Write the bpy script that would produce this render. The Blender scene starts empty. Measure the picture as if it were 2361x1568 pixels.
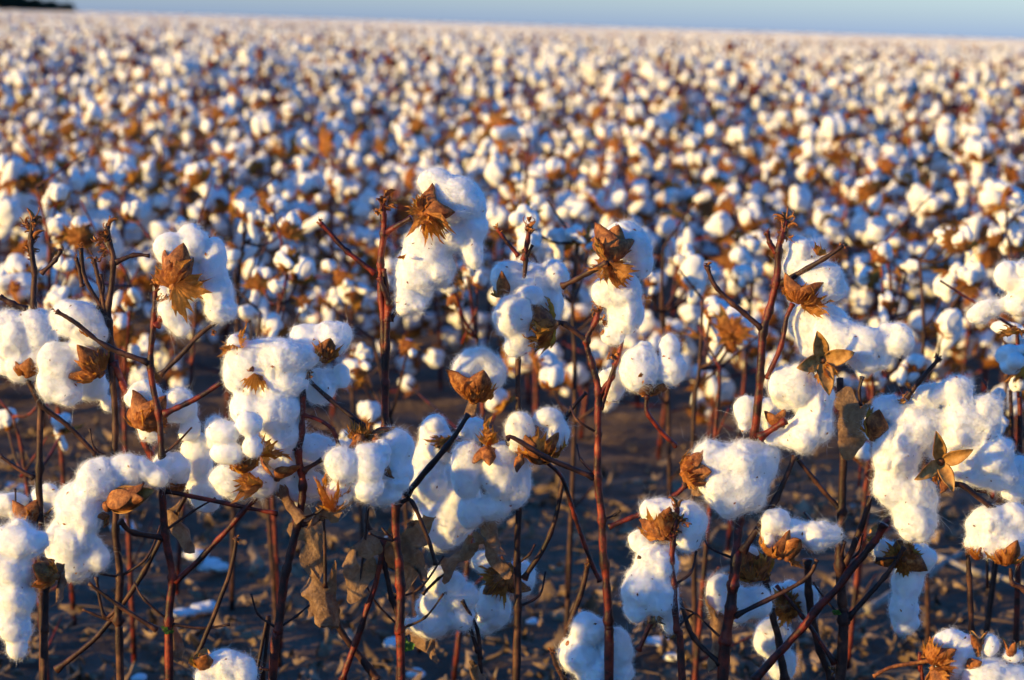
import bpy, math, random
import numpy as np
from mathutils import Vector, Matrix

S = bpy.context.scene
COL = S.collection
R = math.radians
# ------------------------------------------------------------------ camera, sky, sun, exposure
CAM_H = 1.0
FPX = 5002.0                       # focal length in pixels of a 2361 x 1568 picture
PITCH, ROLL = 8.28, 1.72
cam_d = bpy.data.cameras.new("camera"); cam = bpy.data.objects.new("camera", cam_d); COL.objects.link(cam)
cam_d.sensor_width = 23.6; cam_d.lens = 50.0; cam_d.clip_start = 0.05; cam_d.clip_end = 6000
f_ = Vector((0, math.cos(R(PITCH)), -math.sin(R(PITCH))))
r0_ = Vector((1, 0, 0)); u0_ = r0_.cross(f_)
cr_ = r0_ * math.cos(R(ROLL)) + u0_ * math.sin(R(ROLL))
cu_ = cr_.cross(f_)
m = Matrix.Identity(4)
for i in range(3):
    m[i][0] = cr_[i]; m[i][1] = cu_[i]; m[i][2] = -f_[i]
m[2][3] = CAM_H
cam.matrix_world = m
S.camera = cam
cam_d.dof.use_dof = True; cam_d.dof.focus_distance = 2.04; cam_d.dof.aperture_fstop = 5.3; cam_d.dof.aperture_blades = 9

SKY0, SKY1, SKY2, SKY3 = (.60, 0.98, 3.0), (.74, 1.06, 2.45), (.98, 1.20, 1.84), (.34, 1.02, 1.84)
SUN_EL, SUN_AZ = 6.2, -117.0       # azimuth measured from +Y towards +X
w = bpy.data.worlds.new("World"); S.world = w; w.use_nodes = True
nt = w.node_tree; bg = nt.nodes["Background"]
sky = nt.nodes.new("ShaderNodeTexSky"); sky.sky_type = 'NISHITA'; sky.sun_disc = False
sky.sun_elevation = R(SUN_EL); sky.sun_rotation = R(SUN_AZ); sky.air_density = 1.0; sky.dust_density = 0.3; sky.ozone_density = 3.0
# the air's own colour by height above the horizon: lavender haze at the rim, pale green-blue above it, deep blue overhead
tc = nt.nodes.new("ShaderNodeTexCoord"); sx = nt.nodes.new("ShaderNodeSeparateXYZ"); nt.links.new(tc.outputs["Generated"], sx.inputs[0])
rp = nt.nodes.new("ShaderNodeValToRGB"); nt.links.new(sx.outputs[2], rp.inputs[0]); el = rp.color_ramp.elements
for i, (pos, c) in enumerate([(0.0, SKY0), (.010, SKY1), (.030, SKY2), (.11, SKY3)]):
    e = el[i] if i < 2 else el.new(pos)
    e.position = pos; e.color = (*[q / 4 for q in c], 1)
tint = nt.nodes.new("ShaderNodeVectorMath"); tint.operation = 'MULTIPLY'; sc_ = nt.nodes.new("ShaderNodeVectorMath"); sc_.operation = 'SCALE'; sc_.inputs[3].default_value = 4
nt.links.new(sky.outputs[0], tint.inputs[0]); nt.links.new(rp.outputs[0], tint.inputs[1]); nt.links.new(tint.outputs[0], sc_.inputs[0])
nt.links.new(sc_.outputs[0], bg.inputs[0]); bg.inputs[1].default_value = 0.15
sd = bpy.data.lights.new("sun", 'SUN'); sd.energy = 5.0; sd.angle = R(0.6); sd.color = (1.0, 0.66, 0.19)
sun = bpy.data.objects.new("sun", sd); COL.objects.link(sun)
sdir = Vector((math.sin(R(SUN_AZ)) * math.cos(R(SUN_EL)), math.cos(R(SUN_AZ)) * math.cos(R(SUN_EL)), math.sin(R(SUN_EL))))
sun.rotation_euler = sdir.to_track_quat('Z', 'Y').to_euler()
S.view_settings.view_transform = 'Standard'; S.view_settings.look = 'None'; S.view_settings.gamma = 1
S.view_settings.exposure = 0.76
S.cycles.max_bounces = 8; S.cycles.diffuse_bounces = 5; S.cycles.transmission_bounces = 5; S.cycles.glossy_bounces = 2
S.cycles.use_denoising = True

CAMO = np.array([0, 0, CAM_H]); CR = np.array(cr_); CU = np.array(cu_); CF = np.array(f_)
def P(x, y, Y):
    """the point on the upright plane at distance Y that a place (x, y) of the picture shows"""
    d = CF + CR * ((x - 1180.5) / FPX) - CU * ((y - 784) / FPX)
    return CAMO + d * (Y / d[1])
def px(Y): return Y * 1.01 / FPX   # metres per pixel at Y

# ------------------------------------------------------------------ materials
def mat(name):
    mm = bpy.data.materials.new(name); mm.use_nodes = True; n = mm.node_tree
    for q in list(n.nodes): n.nodes.remove(q)
    return mm, n
def node(n, t, **k):
    q = n.nodes.new(t)
    for a, b in k.items(): setattr(q, a, b)
    return q
def ramp(n, fac, stops):
    q = n.nodes.new("ShaderNodeValToRGB"); e = q.color_ramp.elements
    e[0].position, e[0].color = stops[0][0], (*stops[0][1], 1); e[1].position, e[1].color = stops[-1][0], (*stops[-1][1], 1)
    for p, c in stops[1:-1]:
        x = e.new(p); x.color = (*c, 1)
    n.links.new(fac, q.inputs[0]); return q.outputs[0]
def noise(n, scale, detail=4, rough=.6, vec=None, dist=0):
    q = node(n, "ShaderNodeTexNoise"); q.inputs["Scale"].default_value = scale; q.inputs["Detail"].default_value = detail
    q.inputs["Roughness"].default_value = rough; q.inputs["Distortion"].default_value = dist
    if vec is not None: n.links.new(vec, q.inputs["Vector"])
    return q.outputs[0]
def surf(name, col_fn, transl=0.0, rough=.8, bump=None, transl_col=None, spec=.3, sheen=0, sss=0):
    mm, n = mat(name)
    out = node(n, "ShaderNodeOutputMaterial"); geo = node(n, "ShaderNodeTexCoord"); info = node(n, "ShaderNodeObjectInfo")
    vec = geo.outputs["Object"]
    c = col_fn(n, vec, info)
    p = node(n, "ShaderNodeBsdfPrincipled"); n.links.new(c, p.inputs["Base Color"])
    p.inputs["Roughness"].default_value = rough; p.inputs["Specular IOR Level"].default_value = spec
    p.inputs["Sheen Weight"].default_value = sheen
    if sss:
        p.inputs["Subsurface Weight"].default_value = 1; p.inputs["Subsurface Radius"].default_value = (1, .85, .6); p.inputs["Subsurface Scale"].default_value = sss
    if bump:
        b = node(n, "ShaderNodeBump"); b.inputs["Strength"].default_value = bump[1]; b.inputs["Distance"].default_value = bump[2]
        n.links.new(noise(n, bump[0], 5, .65, vec), b.inputs["Height"]); n.links.new(b.outputs[0], p.inputs["Normal"])
    if transl:
        t = node(n, "ShaderNodeBsdfTranslucent"); mx = node(n, "ShaderNodeMixShader"); mx.inputs[0].default_value = transl
        if transl_col: t.inputs[0].default_value = (*transl_col, 1)
        else: n.links.new(c, t.inputs[0])
        n.links.new(p.outputs[0], mx.inputs[1]); n.links.new(t.outputs[0], mx.inputs[2]); n.links.new(mx.outputs[0], out.inputs[0])
    else: n.links.new(p.outputs[0], out.inputs[0])
    return mm
def c_cotton(n, v, i):
    a = ramp(n, noise(n, 900, 2, .5, v), [(.0, (.16, .12, .07)), (.25, (.40, .32, .22)), (.28, (.87, .865, .85)), (1, (.9, .895, .88))])
    return a
def c_cottonfar(n, v, i): return ramp(n, noise(n, 40, 2, .5, v), [(.2, (.80, .79, .76)), (.8, (.88, .88, .86))])
M = {}
M['cotton'] = surf('cotton_lint', c_cotton, rough=1, spec=.02, bump=(420, .45, .0011), sss=.006)
M['fibre'] = surf('cotton_fibre', c_cottonfar, transl=.45, rough=.9, spec=.15)
M['cottonfar'] = surf('cotton_lint_plain', c_cottonfar, transl=.12, rough=1, spec=.02, bump=(150, .5, .003))
def c_stem(n, v, i):
    a = noise(n, 55, 5, .6, v)
    return ramp(n, a, [(.32, (.010, .005, .005)), (.46, (.040, .008, .006)), (.56, (.15, .017, .008)), (.68, (.23, .030, .010)), (.80, (.32, .12, .05))])
M['stem'] = surf('red_bark', c_stem, rough=.42, spec=.32, bump=(500, .6, .0012))
def c_branch(n, v, i):
    return ramp(n, noise(n, 60, 4, .6, v), [(.3, (.014, .009, .009)), (.5, (.038, .015, .012)), (.75, (.14, .055, .03))])
M['branch'] = surf('dark_bark', c_branch, rough=.5, spec=.25, bump=(500, .6, .001))
def c_bur(n, v, i):
    return ramp(n, noise(n, 130, 6, .7, v, .4), [(.28, (.045, .014, .007)), (.44, (.16, .048, .014)), (.56, (.32, .11, .028)), (.74, (.58, .28, .08))])
M['bur'] = surf('bur_husk', c_bur, transl=.10, rough=.6, bump=(420, .7, .0012))
def c_burin(n, v, i):
    return ramp(n, noise(n, 160, 5, .6, v), [(.3, (.28, .12, .03)), (.55, (.58, .29, .075)), (.8, (.70, .43, .16))])
M['burin'] = surf('bur_lining', c_burin, transl=.3, rough=.45, bump=(300, .5, .001))
def c_bract(n, v, i):
    return ramp(n, noise(n, 100, 6, .75, v, .6), [(.34, (.045, .016, .008)), (.48, (.15, .050, .016)), (.56, (.46, .185, .045)), (.72, (.66, .31, .08))])
M['bract'] = surf('dry_bract', c_bract, transl=.45, rough=.7, bump=(350, .8, .0015), transl_col=(.90, .42, .06))
def c_leaf(n, v, i):
    return ramp(n, noise(n, 70, 7, .75, v, .3), [(.28, (.05, .026, .015)), (.43, (.17, .090, .050)), (.56, (.33, .19, .105)), (.74, (.48, .33, .20))])
M['leaf'] = surf('dead_leaf', c_leaf, transl=.28, rough=.65, bump=(260, 1, .003), transl_col=(.5, .25, .08))
def c_litter(n, v, i):
    return ramp(n, noise(n, 9, 6, .7, v), [(.3, (.07, .042, .024)), (.5, (.21, .135, .08)), (.7, (.44, .31, .20))])
M['litter'] = surf('leaf_litter', c_litter, transl=.1, rough=.85, bump=(120, .8, .003))
def c_soil(n, v, i):
    return ramp(n, noise(n, 5, 9, .72, v), [(.3, (.080, .052, .036)), (.5, (.165, .108, .074)), (.7, (.27, .185, .13))])
M['soil'] = surf('soil', c_soil, rough=.95, spec=.1, bump=(28, 1, .03))
M['green'] = surf('green_leaf', lambda n, v, i: ramp(n, noise(n, 60, 3, .5, v), [(.3, (.05, .12, .02)), (.7, (.16, .30, .04))]), transl=.3, rough=.5)
M['treeleaf'] = surf('tree_leaf', lambda n, v, i: ramp(n, noise(n, 1.2, 3, .5, v), [(.3, (.012, .028, .016)), (.7, (.03, .055, .025))]), rough=.8)
M['straw'] = surf('pale_straw', lambda n, v, i: ramp(n, noise(n, 40, 4, .6, v), [(.3, (.16, .13, .10)), (.7, (.38, .34, .29))]), rough=.8)

# ------------------------------------------------------------------ mesh helpers
class MB:
    def __init__(s): s.v = []; s.f = []; s.m = []; s.n = 0
    def add(s, verts, faces, mi=0):
        """verts (n,3) array; faces list of tuples or (k,3|4) array"""
        s.v.append(np.asarray(verts, float))
        fa = np.asarray(faces, int) + s.n
        s.f.append(fa); s.m.append(np.full(len(fa), mi, int)); s.n += len(verts)
    def mesh(s, name, mats, off=(0, 0, 0), smooth=True):
        me = bpy.data.meshes.new(name)
        V = np.concatenate(s.v) - np.asarray(off)
        loops = np.concatenate([f.ravel() for f in s.f]); tot = np.concatenate([np.full(len(f), f.shape[1]) for f in s.f])
        st = np.concatenate([[0], np.cumsum(tot)[:-1]])
        me.vertices.add(len(V)); me.vertices.foreach_set("co", V.ravel().astype(np.float32))
        me.loops.add(len(loops)); me.loops.foreach_set("vertex_index", loops.astype(np.int32))
        me.polygons.add(len(tot)); me.polygons.foreach_set("loop_start", st.astype(np.int32)); me.polygons.foreach_set("loop_total", tot.astype(np.int32))
        me.polygons.foreach_set("material_index", np.concatenate(s.m).astype(np.int32))
        me.polygons.foreach_set("use_smooth", np.full(len(tot), smooth))
        for q in mats: me.materials.append(M[q])
        me.update(calc_edges=True); return me
def link(name, me, parent=None, loc=None):
    o = bpy.data.objects.new(name, me); COL.objects.link(o)
    if parent is not None: o.parent = parent
    if loc is not None: o.location = loc
    return o
def tag(o, label=None, cat=None, group=None, kind=None):
    if label: o['label'] = label
    if cat: o['category'] = cat
    if group: o['group'] = group
    if kind: o['kind'] = kind
    return o

def _hash(ix, iy, iz, seed):
    h = (ix * 374761393 + iy * 668265263 + iz * 2147483647 + seed * 1274126177) & 0xffffffff
    h = ((h ^ (h >> 13)) * 1274126177) & 0xffffffff
    return ((h ^ (h >> 16)) & 0xffff) / 32767.5 - 1
def vnoise(p, seed=0):
    i = np.floor(p).astype(np.int64); f = p - i; f = f * f * (3 - 2 * f)
    o = 0
    for a in (0, 1):
        for b in (0, 1):
            for c in (0, 1):
                wt = (f[..., 0] if a else 1 - f[..., 0]) * (f[..., 1] if b else 1 - f[..., 1]) * (f[..., 2] if c else 1 - f[..., 2])
                o = o + wt * _hash(i[..., 0] + a, i[..., 1] + b, i[..., 2] + c, seed)
    return o
def fbm(p, seed=0, oct=3):
    s = 0; a = 1
    for k in range(oct): s = s + a * vnoise(p * 2 ** k, seed + k * 17); a *= .5
    return s

def surface_net(sdf, lo, hi, h):
    """dual mesh of the zero level of sdf over the box lo..hi"""
    lo = np.asarray(lo); n = np.ceil((np.asarray(hi) - lo) / h).astype(int) + 1
    ax = [lo[k] + h * np.arange(n[k]) for k in range(3)]
    G = np.stack(np.meshgrid(*ax, indexing='ij'), -1)
    D = sdf(G); I = D < 0
    c = [I[a:n[0] - 1 + a, b:n[1] - 1 + b, d:n[2] - 1 + d] for a in (0, 1) for b in (0, 1) for d in (0, 1)]
    cnt = sum(x.astype(int) for x in c); act = (cnt > 0) & (cnt < 8)
    idx = -np.ones(act.shape, int); cells = np.argwhere(act); idx[act] = np.arange(len(cells))
    acc = np.zeros((len(cells), 3)); num = np.zeros(len(cells))
    cor = [(a, b, d) for a in (0, 1) for b in (0, 1) for d in (0, 1)]
    dv = [D[cells[:, 0] + a, cells[:, 1] + b, cells[:, 2] + d] for a, b, d in cor]
    for i in range(8):
        for j in range(i + 1, 8):
            if sum(abs(np.array(cor[i]) - cor[j])) != 1: continue
            di, dj = dv[i], dv[j]; s = (di < 0) != (dj < 0)
            t = np.where(s, di / np.where(s, di - dj, 1), 0)
            pt = np.array(cor[i]) + t[:, None] * (np.array(cor[j]) - np.array(cor[i]))
            acc[s] += pt[s]; num[s] += 1
    V = lo + h * (cells + acc / num[:, None])
    F = []
    for axn in range(3):
        a, b = [(1, 2), (2, 0), (0, 1)][axn]
        sl0 = [slice(None)] * 3; sl1 = [slice(None)] * 3
        sl0[axn] = slice(0, -1); sl1[axn] = slice(1, None)
        e0 = I[tuple(sl0)]; e1 = I[tuple(sl1)]; q = np.argwhere(e0 != e1)
        q = q[(q[:, a] > 0) & (q[:, b] > 0) & (q[:, a] < n[a] - 1) & (q[:, b] < n[b] - 1)]
        if not len(q): continue
        flip = e1[q[:, 0], q[:, 1], q[:, 2]]
        def cell(da, db):
            z = q.copy(); z[:, a] -= da; z[:, b] -= db; return idx[z[:, 0], z[:, 1], z[:, 2]]
        quad = np.stack([cell(1, 1), cell(0, 1), cell(0, 0), cell(1, 0)], 1)
        quad[flip] = quad[flip][:, ::-1]; F.append(quad)
    return V, np.concatenate(F)
def vnormals(V, F):
    a, b, c = V[F[:, 0]], V[F[:, 1]], V[F[:, 2]]
    if F.shape[1] == 4: fn = np.cross(V[F[:, 2]] - a, V[F[:, 3]] - b)
    else: fn = np.cross(b - a, c - a)
    N = np.zeros_like(V)
    for k in range(F.shape[1]): np.add.at(N, F[:, k], fn)
    return N / (np.linalg.norm(N, axis=1, keepdims=True) + 1e-12)
def unit(v): v = np.asarray(v, float); return v / (np.linalg.norm(v, axis=-1, keepdims=True) + 1e-12)

def fluff(mb, lobes, seed, h=.0017, k=.0045, amp=.0030, fib=26, fl=.0042):
    """lint grown from ellipsoid lobes: (centre, radii, 3x3 axes); fib = fibres per square cm"""
    lo = np.min([c - max(r) for c, r, A in lobes], 0) - .008; hi = np.max([c + max(r) for c, r, A in lobes], 0) + .008
    def sdf(G):
        ds = []
        for c, r, A in lobes:
            q = (G - c) @ A.T
            k0 = np.linalg.norm(q / r, axis=-1); k1 = np.linalg.norm(q / (r * r), axis=-1) + 1e-9
            ds.append(k0 * (k0 - 1) / k1)
        d = ds[0]
        for e in ds[1:]:
            hh = np.clip(.5 + .5 * (e - d) / k, 0, 1); d = e * (1 - hh) + d * hh - k * hh * (1 - hh)
        band = np.abs(d) < amp * 3 + .003
        g = G[band]
        nn = np.zeros(d.shape)
        wv = g + .004 * np.stack([vnoise(g * 90, seed + 5), vnoise(g * 90, seed + 6), vnoise(g * 90, seed + 7)], -1)
        lk = wv * np.array([55., 55., 26.]); nn[band] = .95 * vnoise(lk, seed) + .55 * (1 - np.abs(vnoise(wv * 40, seed + 2))) ** 8 + .22 * vnoise(wv * 110, seed + 3) + .19 * vnoise(g * 310, seed + 9)
        return d + amp * nn
    V, F = surface_net(sdf, lo, hi, h)
    mb.add(V, F, 0)
    if fib:
        N = vnormals(V, F)
        rg = np.random.default_rng(seed)
        area = len(F) * h * h * 1.1 * 1e4; nf = int(area * fib)
        i = rg.integers(0, len(V), nf); p = V[i] + rg.normal(0, h * .5, (nf, 3)); n = N[i]
        sw = np.stack([vnoise(p * 110, seed + 31), vnoise(p * 110, seed + 32), vnoise(p * 110, seed + 33)], -1) + rg.normal(0, .35, (nf, 3))
        t = unit(np.cross(n, sw))
        L = fl * (0.4 + rg.random(nf) ** 2 * 1.1)[:, None]; L = L * (.65 + .8 * np.clip(vnoise(p * 70, seed + 60) + .4, 0, 1))[:, None]; long = rg.random(nf) < .018; L[long] *= 3.0
        lift = (.10 + .65 * rg.random(nf) ** 2.5)[:, None]
        s2 = unit(np.cross(t, n)) * rg.normal(0, .35, (nf, 1))
        p0 = p - n * .0006; p1 = p + t * L * .55 + n * L * lift * .6; p2 = p + (t * .9 + s2) * L + n * L * lift * (.5 + rg.random((nf, 1)))
        wd = unit(np.cross(p2 - p0, rg.normal(0, 1, (nf, 3)))) * (.00004 + .00004 * rg.random((nf, 1)))
        VV = np.stack([p0 - wd, p0 + wd, p1 - wd * .8, p1 + wd * .8, p2], 1).reshape(-1, 3)
        b = np.arange(nf)[:, None] * 5
        mb.add(VV, b + np.array([[0, 1, 3, 2]]), 1); mb.add(np.zeros((0, 3)), np.zeros((0, 3), int), 1)
        mb.f.append((b + np.array([[2, 3, 4]])) + mb.n - len(VV)); mb.m.append(np.full(nf, 1))
        for q in rg.integers(0, len(V), max(2, int(area / 14))):     # crumbs of dry leaf caught in the lint
            s_ = rg.uniform(.0008, .0022); t1 = unit(np.cross(N[q], rg.normal(0, 1, 3))); t2 = np.cross(N[q], t1); c0 = V[q] + N[q] * .0009
            mb.add([c0 - t1 * s_, c0 + t2 * s_ * rg.uniform(.2, .6) + N[q] * .0006, c0 + t1 * s_ * rg.uniform(.6, 1.4), c0 - t2 * s_ * rg.uniform(.2, .6)], [[0, 1, 2, 3]], 2)
    return mb

def spline(pts, n=6):
    pts = np.asarray(pts, float)
    if len(pts) < 3: t = np.linspace(0, 1, n + 1)[:, None]; return pts[0] + (pts[-1] - pts[0]) * t
    q = np.concatenate([[2 * pts[0] - pts[1]], pts, [2 * pts[-1] - pts[-2]]]); out = []
    for i in range(1, len(q) - 2):
        for t in np.arange(n) / n:
            a, b, c, d = q[i - 1], q[i], q[i + 1], q[i + 2]
            out.append(.5 * (2 * b + (c - a) * t + (2 * a - 5 * b + 4 * c - d) * t * t + (3 * b - a - 3 * c + d) * t ** 3))
    out.append(q[-2]); return np.array(out)
def tube(mb, pts, r0, r1, sides=9, seed=0, rough=.1, mi=0, sub=5, knots=(), raw=False):
    c = np.asarray(pts, float) if raw else spline(pts, sub); n = len(c); s = np.linspace(0, 1, n)
    r = r0 + (r1 - r0) * s
    rg = np.random.default_rng(seed); r = r * (1 + rough * rg.normal(0, .6, n))
    for kp, ks in knots: r = r * (1 + ks * np.exp(-(np.linalg.norm(c - kp, axis=1) / (1.3 * r0)) ** 2))
    if not raw and n > 8 and mi == 0: c = c + r0 * .38 * np.stack([vnoise(c * 55, seed + 1), vnoise(c * 55, seed + 2), 0 * c[:, 0]], -1) * np.minimum(1, 6 * s * (1 - s))[:, None]
    T = unit(np.gradient(c, axis=0)); up = np.array([.13, .97, .21]) if abs(T[0][1]) < .9 else np.array([1., 0, 0])
    A = unit(np.cross(T, up)); B = np.cross(T, A)
    th = np.arange(sides) * 2 * math.pi / sides
    rr = r[:, None] * (1 + rough * .6 * rg.normal(0, .5, (n, sides)))
    V = c[:, None] + rr[..., None] * (np.cos(th)[None, :, None] * A[:, None] + np.sin(th)[None, :, None] * B[:, None])
    V = V.reshape(-1, 3); i = np.arange(n - 1)[:, None] * sides; j = np.arange(sides)[None]; j2 = (j + 1) % sides
    F = np.stack([i + j, i + j2, i + sides + j2, i + sides + j], -1).reshape(-1, 4)
    V = np.concatenate([V, [c[0] - T[0] * r0 * .3, c[-1] + T[-1] * r1 * .5]]); e0, e1 = len(V) - 2, len(V) - 1
    base = mb.n; mb.add(V, F, mi)
    cap = [(e0, (k + 1) % sides, k) for k in range(sides)] + [(e1, (n - 1) * sides + k, (n - 1) * sides + (k + 1) % sides) for k in range(sides)]
    mb.f.append(np.array(cap) + base); mb.m.append(np.full(len(cap), mi))
def hairs(mb, pts, r, seed, mi=0, dens=30, L=.0016):
    """short down on a stem"""
    c = spline(pts, 5); rg = np.random.default_rng(seed)
    ln = np.linalg.norm(np.diff(c, axis=0), axis=1).sum(); nf = int(ln * 100 * dens)
    k = rg.random(nf) * (len(c) - 1.001); i = k.astype(int); fr = (k - i)[:, None]
    p = c[i] * (1 - fr) + c[i + 1] * fr; T = unit(c[i + 1] - c[i]); d = unit(np.cross(T, rg.normal(0, 1, (nf, 3))))
    ll = L * (.4 + rg.random((nf, 1))); a = p + d * r * .9; b = p + d * (r + ll) + T * ll * rg.normal(0, .4, (nf, 1))
    wv = unit(np.cross(d, T + .3 * rg.normal(0, 1, (nf, 3)))) * .00006
    V = np.stack([a - wv, a + wv, b], 1).reshape(-1, 3); mb.add(V, np.arange(nf * 3).reshape(-1, 3), mi)

def grid_faces(nu, nv, flip=False):
    i = np.arange(nu - 1)[:, None] * nv; j = np.arange(nv - 1)[None]
    F = np.stack([i + j, i + j + 1, i + nv + j + 1, i + nv + j], -1).reshape(-1, 4)
    return F[:, ::-1] if flip else F
def carpel(mb, base, d, out, L, W, a0, a1, cup=.5, th=.0009, seed=0, nu=13, nv=9, tipcurl=.5, mo=0, mi=1):
    d, out = unit(d), unit(out); out = unit(out - d * np.dot(out, d)); side = np.cross(d, out)
    u = np.linspace(0, 1, nu); a = a0 + (a1 - a0) * u + tipcurl * np.clip(u - .75, 0, 1) * 4
    D = np.cos(a)[:, None] * d + np.sin(a)[:, None] * out; Nn = -np.sin(a)[:, None] * d * -1 * -1 + np.cos(a)[:, None] * out
    sp = base + np.concatenate([[np.zeros(3)], np.cumsum((D[1:] + D[:-1]) / 2 * (L / (nu - 1)), axis=0)])
    wd = W * (np.sin(np.pi * np.clip(u, 0, 1) ** .8) ** .75 * (1 - .25 * u) + .10 * (1 - u)); wd[-1] = W * .02
    v = np.linspace(-1, 1, nv)
    Pt = sp[:, None] + side * (v[None, :, None] * wd[:, None, None] * (1 - .25 * cup * v[None, :, None] ** 2)) - Nn[:, None] * (cup * wd[:, None, None] * v[None, :, None] ** 2)
    Pt = Pt + Nn[:, None] * (.0010 * fbm(Pt * 220, seed, 2))[..., None]
    outer = Pt + Nn[:, None] * th; A = Pt.reshape(-1, 3); B = outer.reshape(-1, 3)
    mb.add(A, grid_faces(nu, nv), mi); b0 = mb.n - len(A); mb.add(B, grid_faces(nu, nv, True), mo); b1 = mb.n - len(B)
    loop = [i * nv for i in range(nu)] + [(nu - 1) * nv + j for j in range(1, nv)] + [i * nv + nv - 1 for i in range(nu - 2, -1, -1)]
    q = [(b0 + loop[k], b0 + loop[k + 1], b1 + loop[k + 1], b1 + loop[k]) for k in range(len(loop) - 1)]
    mb.f.append(np.array(q)); mb.m.append(np.full(len(q), mo))
def bract(mb, base, d, out, L, a0, a1, seed=0, teeth=9, spread=1.15, cup=.40, depth=.42, wr=.0020, nu=10, mi=0):
    """dry fringed bract: a cupped fan whose rim is cut into long curled points"""
    d, out = unit(d), unit(out); out = unit(out - d * np.dot(out, d)); side = np.cross(d, out)
    rg = np.random.default_rng(seed); nt_ = teeth * 4 + 1; th = np.linspace(-spread, spread, nt_)
    tri = (np.abs(((np.arange(nt_) / 4.0) % 1) - .5) * 2) ** .6    # 1 in the notches, 0 at the points
    tri = tri * (.55 + .9 * rg.random(nt_ // 4 + 2)[(np.arange(nt_) + 2) // 4])
    ln = 1 + .18 * rg.normal(0, 1, nt_ // 4 + 2)[np.arange(nt_) // 4]
    env = np.cos(th * .50) ** .8 * ln
    u = np.linspace(0.03, 1, nu)
    rr = L * env[None] * (u[:, None] * (1 - depth * (1 - (1 - np.clip(tri[None], 0, 1)) ** 2) * np.clip((u[:, None] - .62) / .38, 0, 1) ** 1.2))
    X = rr * np.sin(th)[None] * .9; Yy = rr * np.cos(th)[None] * 1.0
    t = np.clip(Yy / L, 0, 1.4); a = a0 + (a1 - a0) * t
    # integrate the arc analytically along the spine
    n = 40; tt = np.linspace(0, 1.4, n); aa = a0 + (a1 - a0) * tt; C = np.concatenate([[0], np.cumsum((np.cos(aa[1:]) + np.cos(aa[:-1])) / 2)]) * 1.4 / (n - 1); Sn = np.concatenate([[0], np.cumsum((np.sin(aa[1:]) + np.sin(aa[:-1])) / 2)]) * 1.4 / (n - 1)
    py = np.interp(t, tt, C) * L; po = np.interp(t, tt, Sn) * L
    Nn = -np.sin(a)[..., None] * d + np.cos(a)[..., None] * out
    Pt = base + py[..., None] * d + po[..., None] * out + X[..., None] * side - Nn * (cup * X ** 2 / L)[..., None]
    curl = np.clip(u[:, None] - .6, 0, 1) ** 2 * rg.normal(0, .28, nt_ // 4 + 2)[np.arange(nt_) // 4][None] * L * 1.2
    rib = np.cos((np.arange(nt_) / 4.0) * 2 * np.pi)[None] * u[:, None] * wr * .6
    Pt = Pt + Nn * (curl + rib + wr * 1.4 * fbm(Pt * 160, seed, 2))[..., None]
    V = Pt.reshape(-1, 3); F = grid_faces(nu, nt_); mb.add(V, F, mi)
def leafmesh(mb, base, d, out, L, seed=0, roll=2.0, lobes=5, wr=.006, mi=0, nu=14, nth=57, fold=.5):
    """dead lobed leaf hanging from base along d, rolled about its midrib"""
    d, out = unit(d), unit(out); out = unit(out - d * np.dot(out, d)); side = np.cross(d, out)
    th = np.linspace(-2.5, 2.5, nth); u = np.linspace(.02, 1, nu)
    env = .55 + .45 * np.cos(th * .55) ** 2; lob = .50 + .50 * np.abs(np.cos(th * 1.5)) ** .9
    tip = 1 + .25 * np.exp(-(th / .25) ** 2)
    rr = L * (env * lob * tip)[None] * u[:, None]
    X = rr * np.sin(th)[None]; Yy = rr * np.cos(th)[None]
    rad = L / roll * (1.1 + .5 * np.sin(seed)); ang = X / rad
    bend = fold * (Yy / L) ** 2 * L
    Pt = base + Yy[..., None] * d + (np.sin(ang) * rad)[..., None] * side - ((1 - np.cos(ang)) * rad - bend)[..., None] * out
    vein = -np.abs(np.sin(th * 2.3))[None] * u[:, None] * .0012
    q = Pt * 46
    Pt = Pt + 1.35 * wr * np.stack([fbm(q, seed, 3), fbm(q, seed + 40, 3), fbm(q, seed + 80, 3)], -1) * u[:, None, None] + out * vein[..., None]
    mb.add(Pt.reshape(-1, 3), grid_faces(nu, nth), mi)

def perp(d):
    d = unit(d); a = unit(np.cross(d, [.31, .2, .93])); return a, np.cross(d, a)
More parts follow.
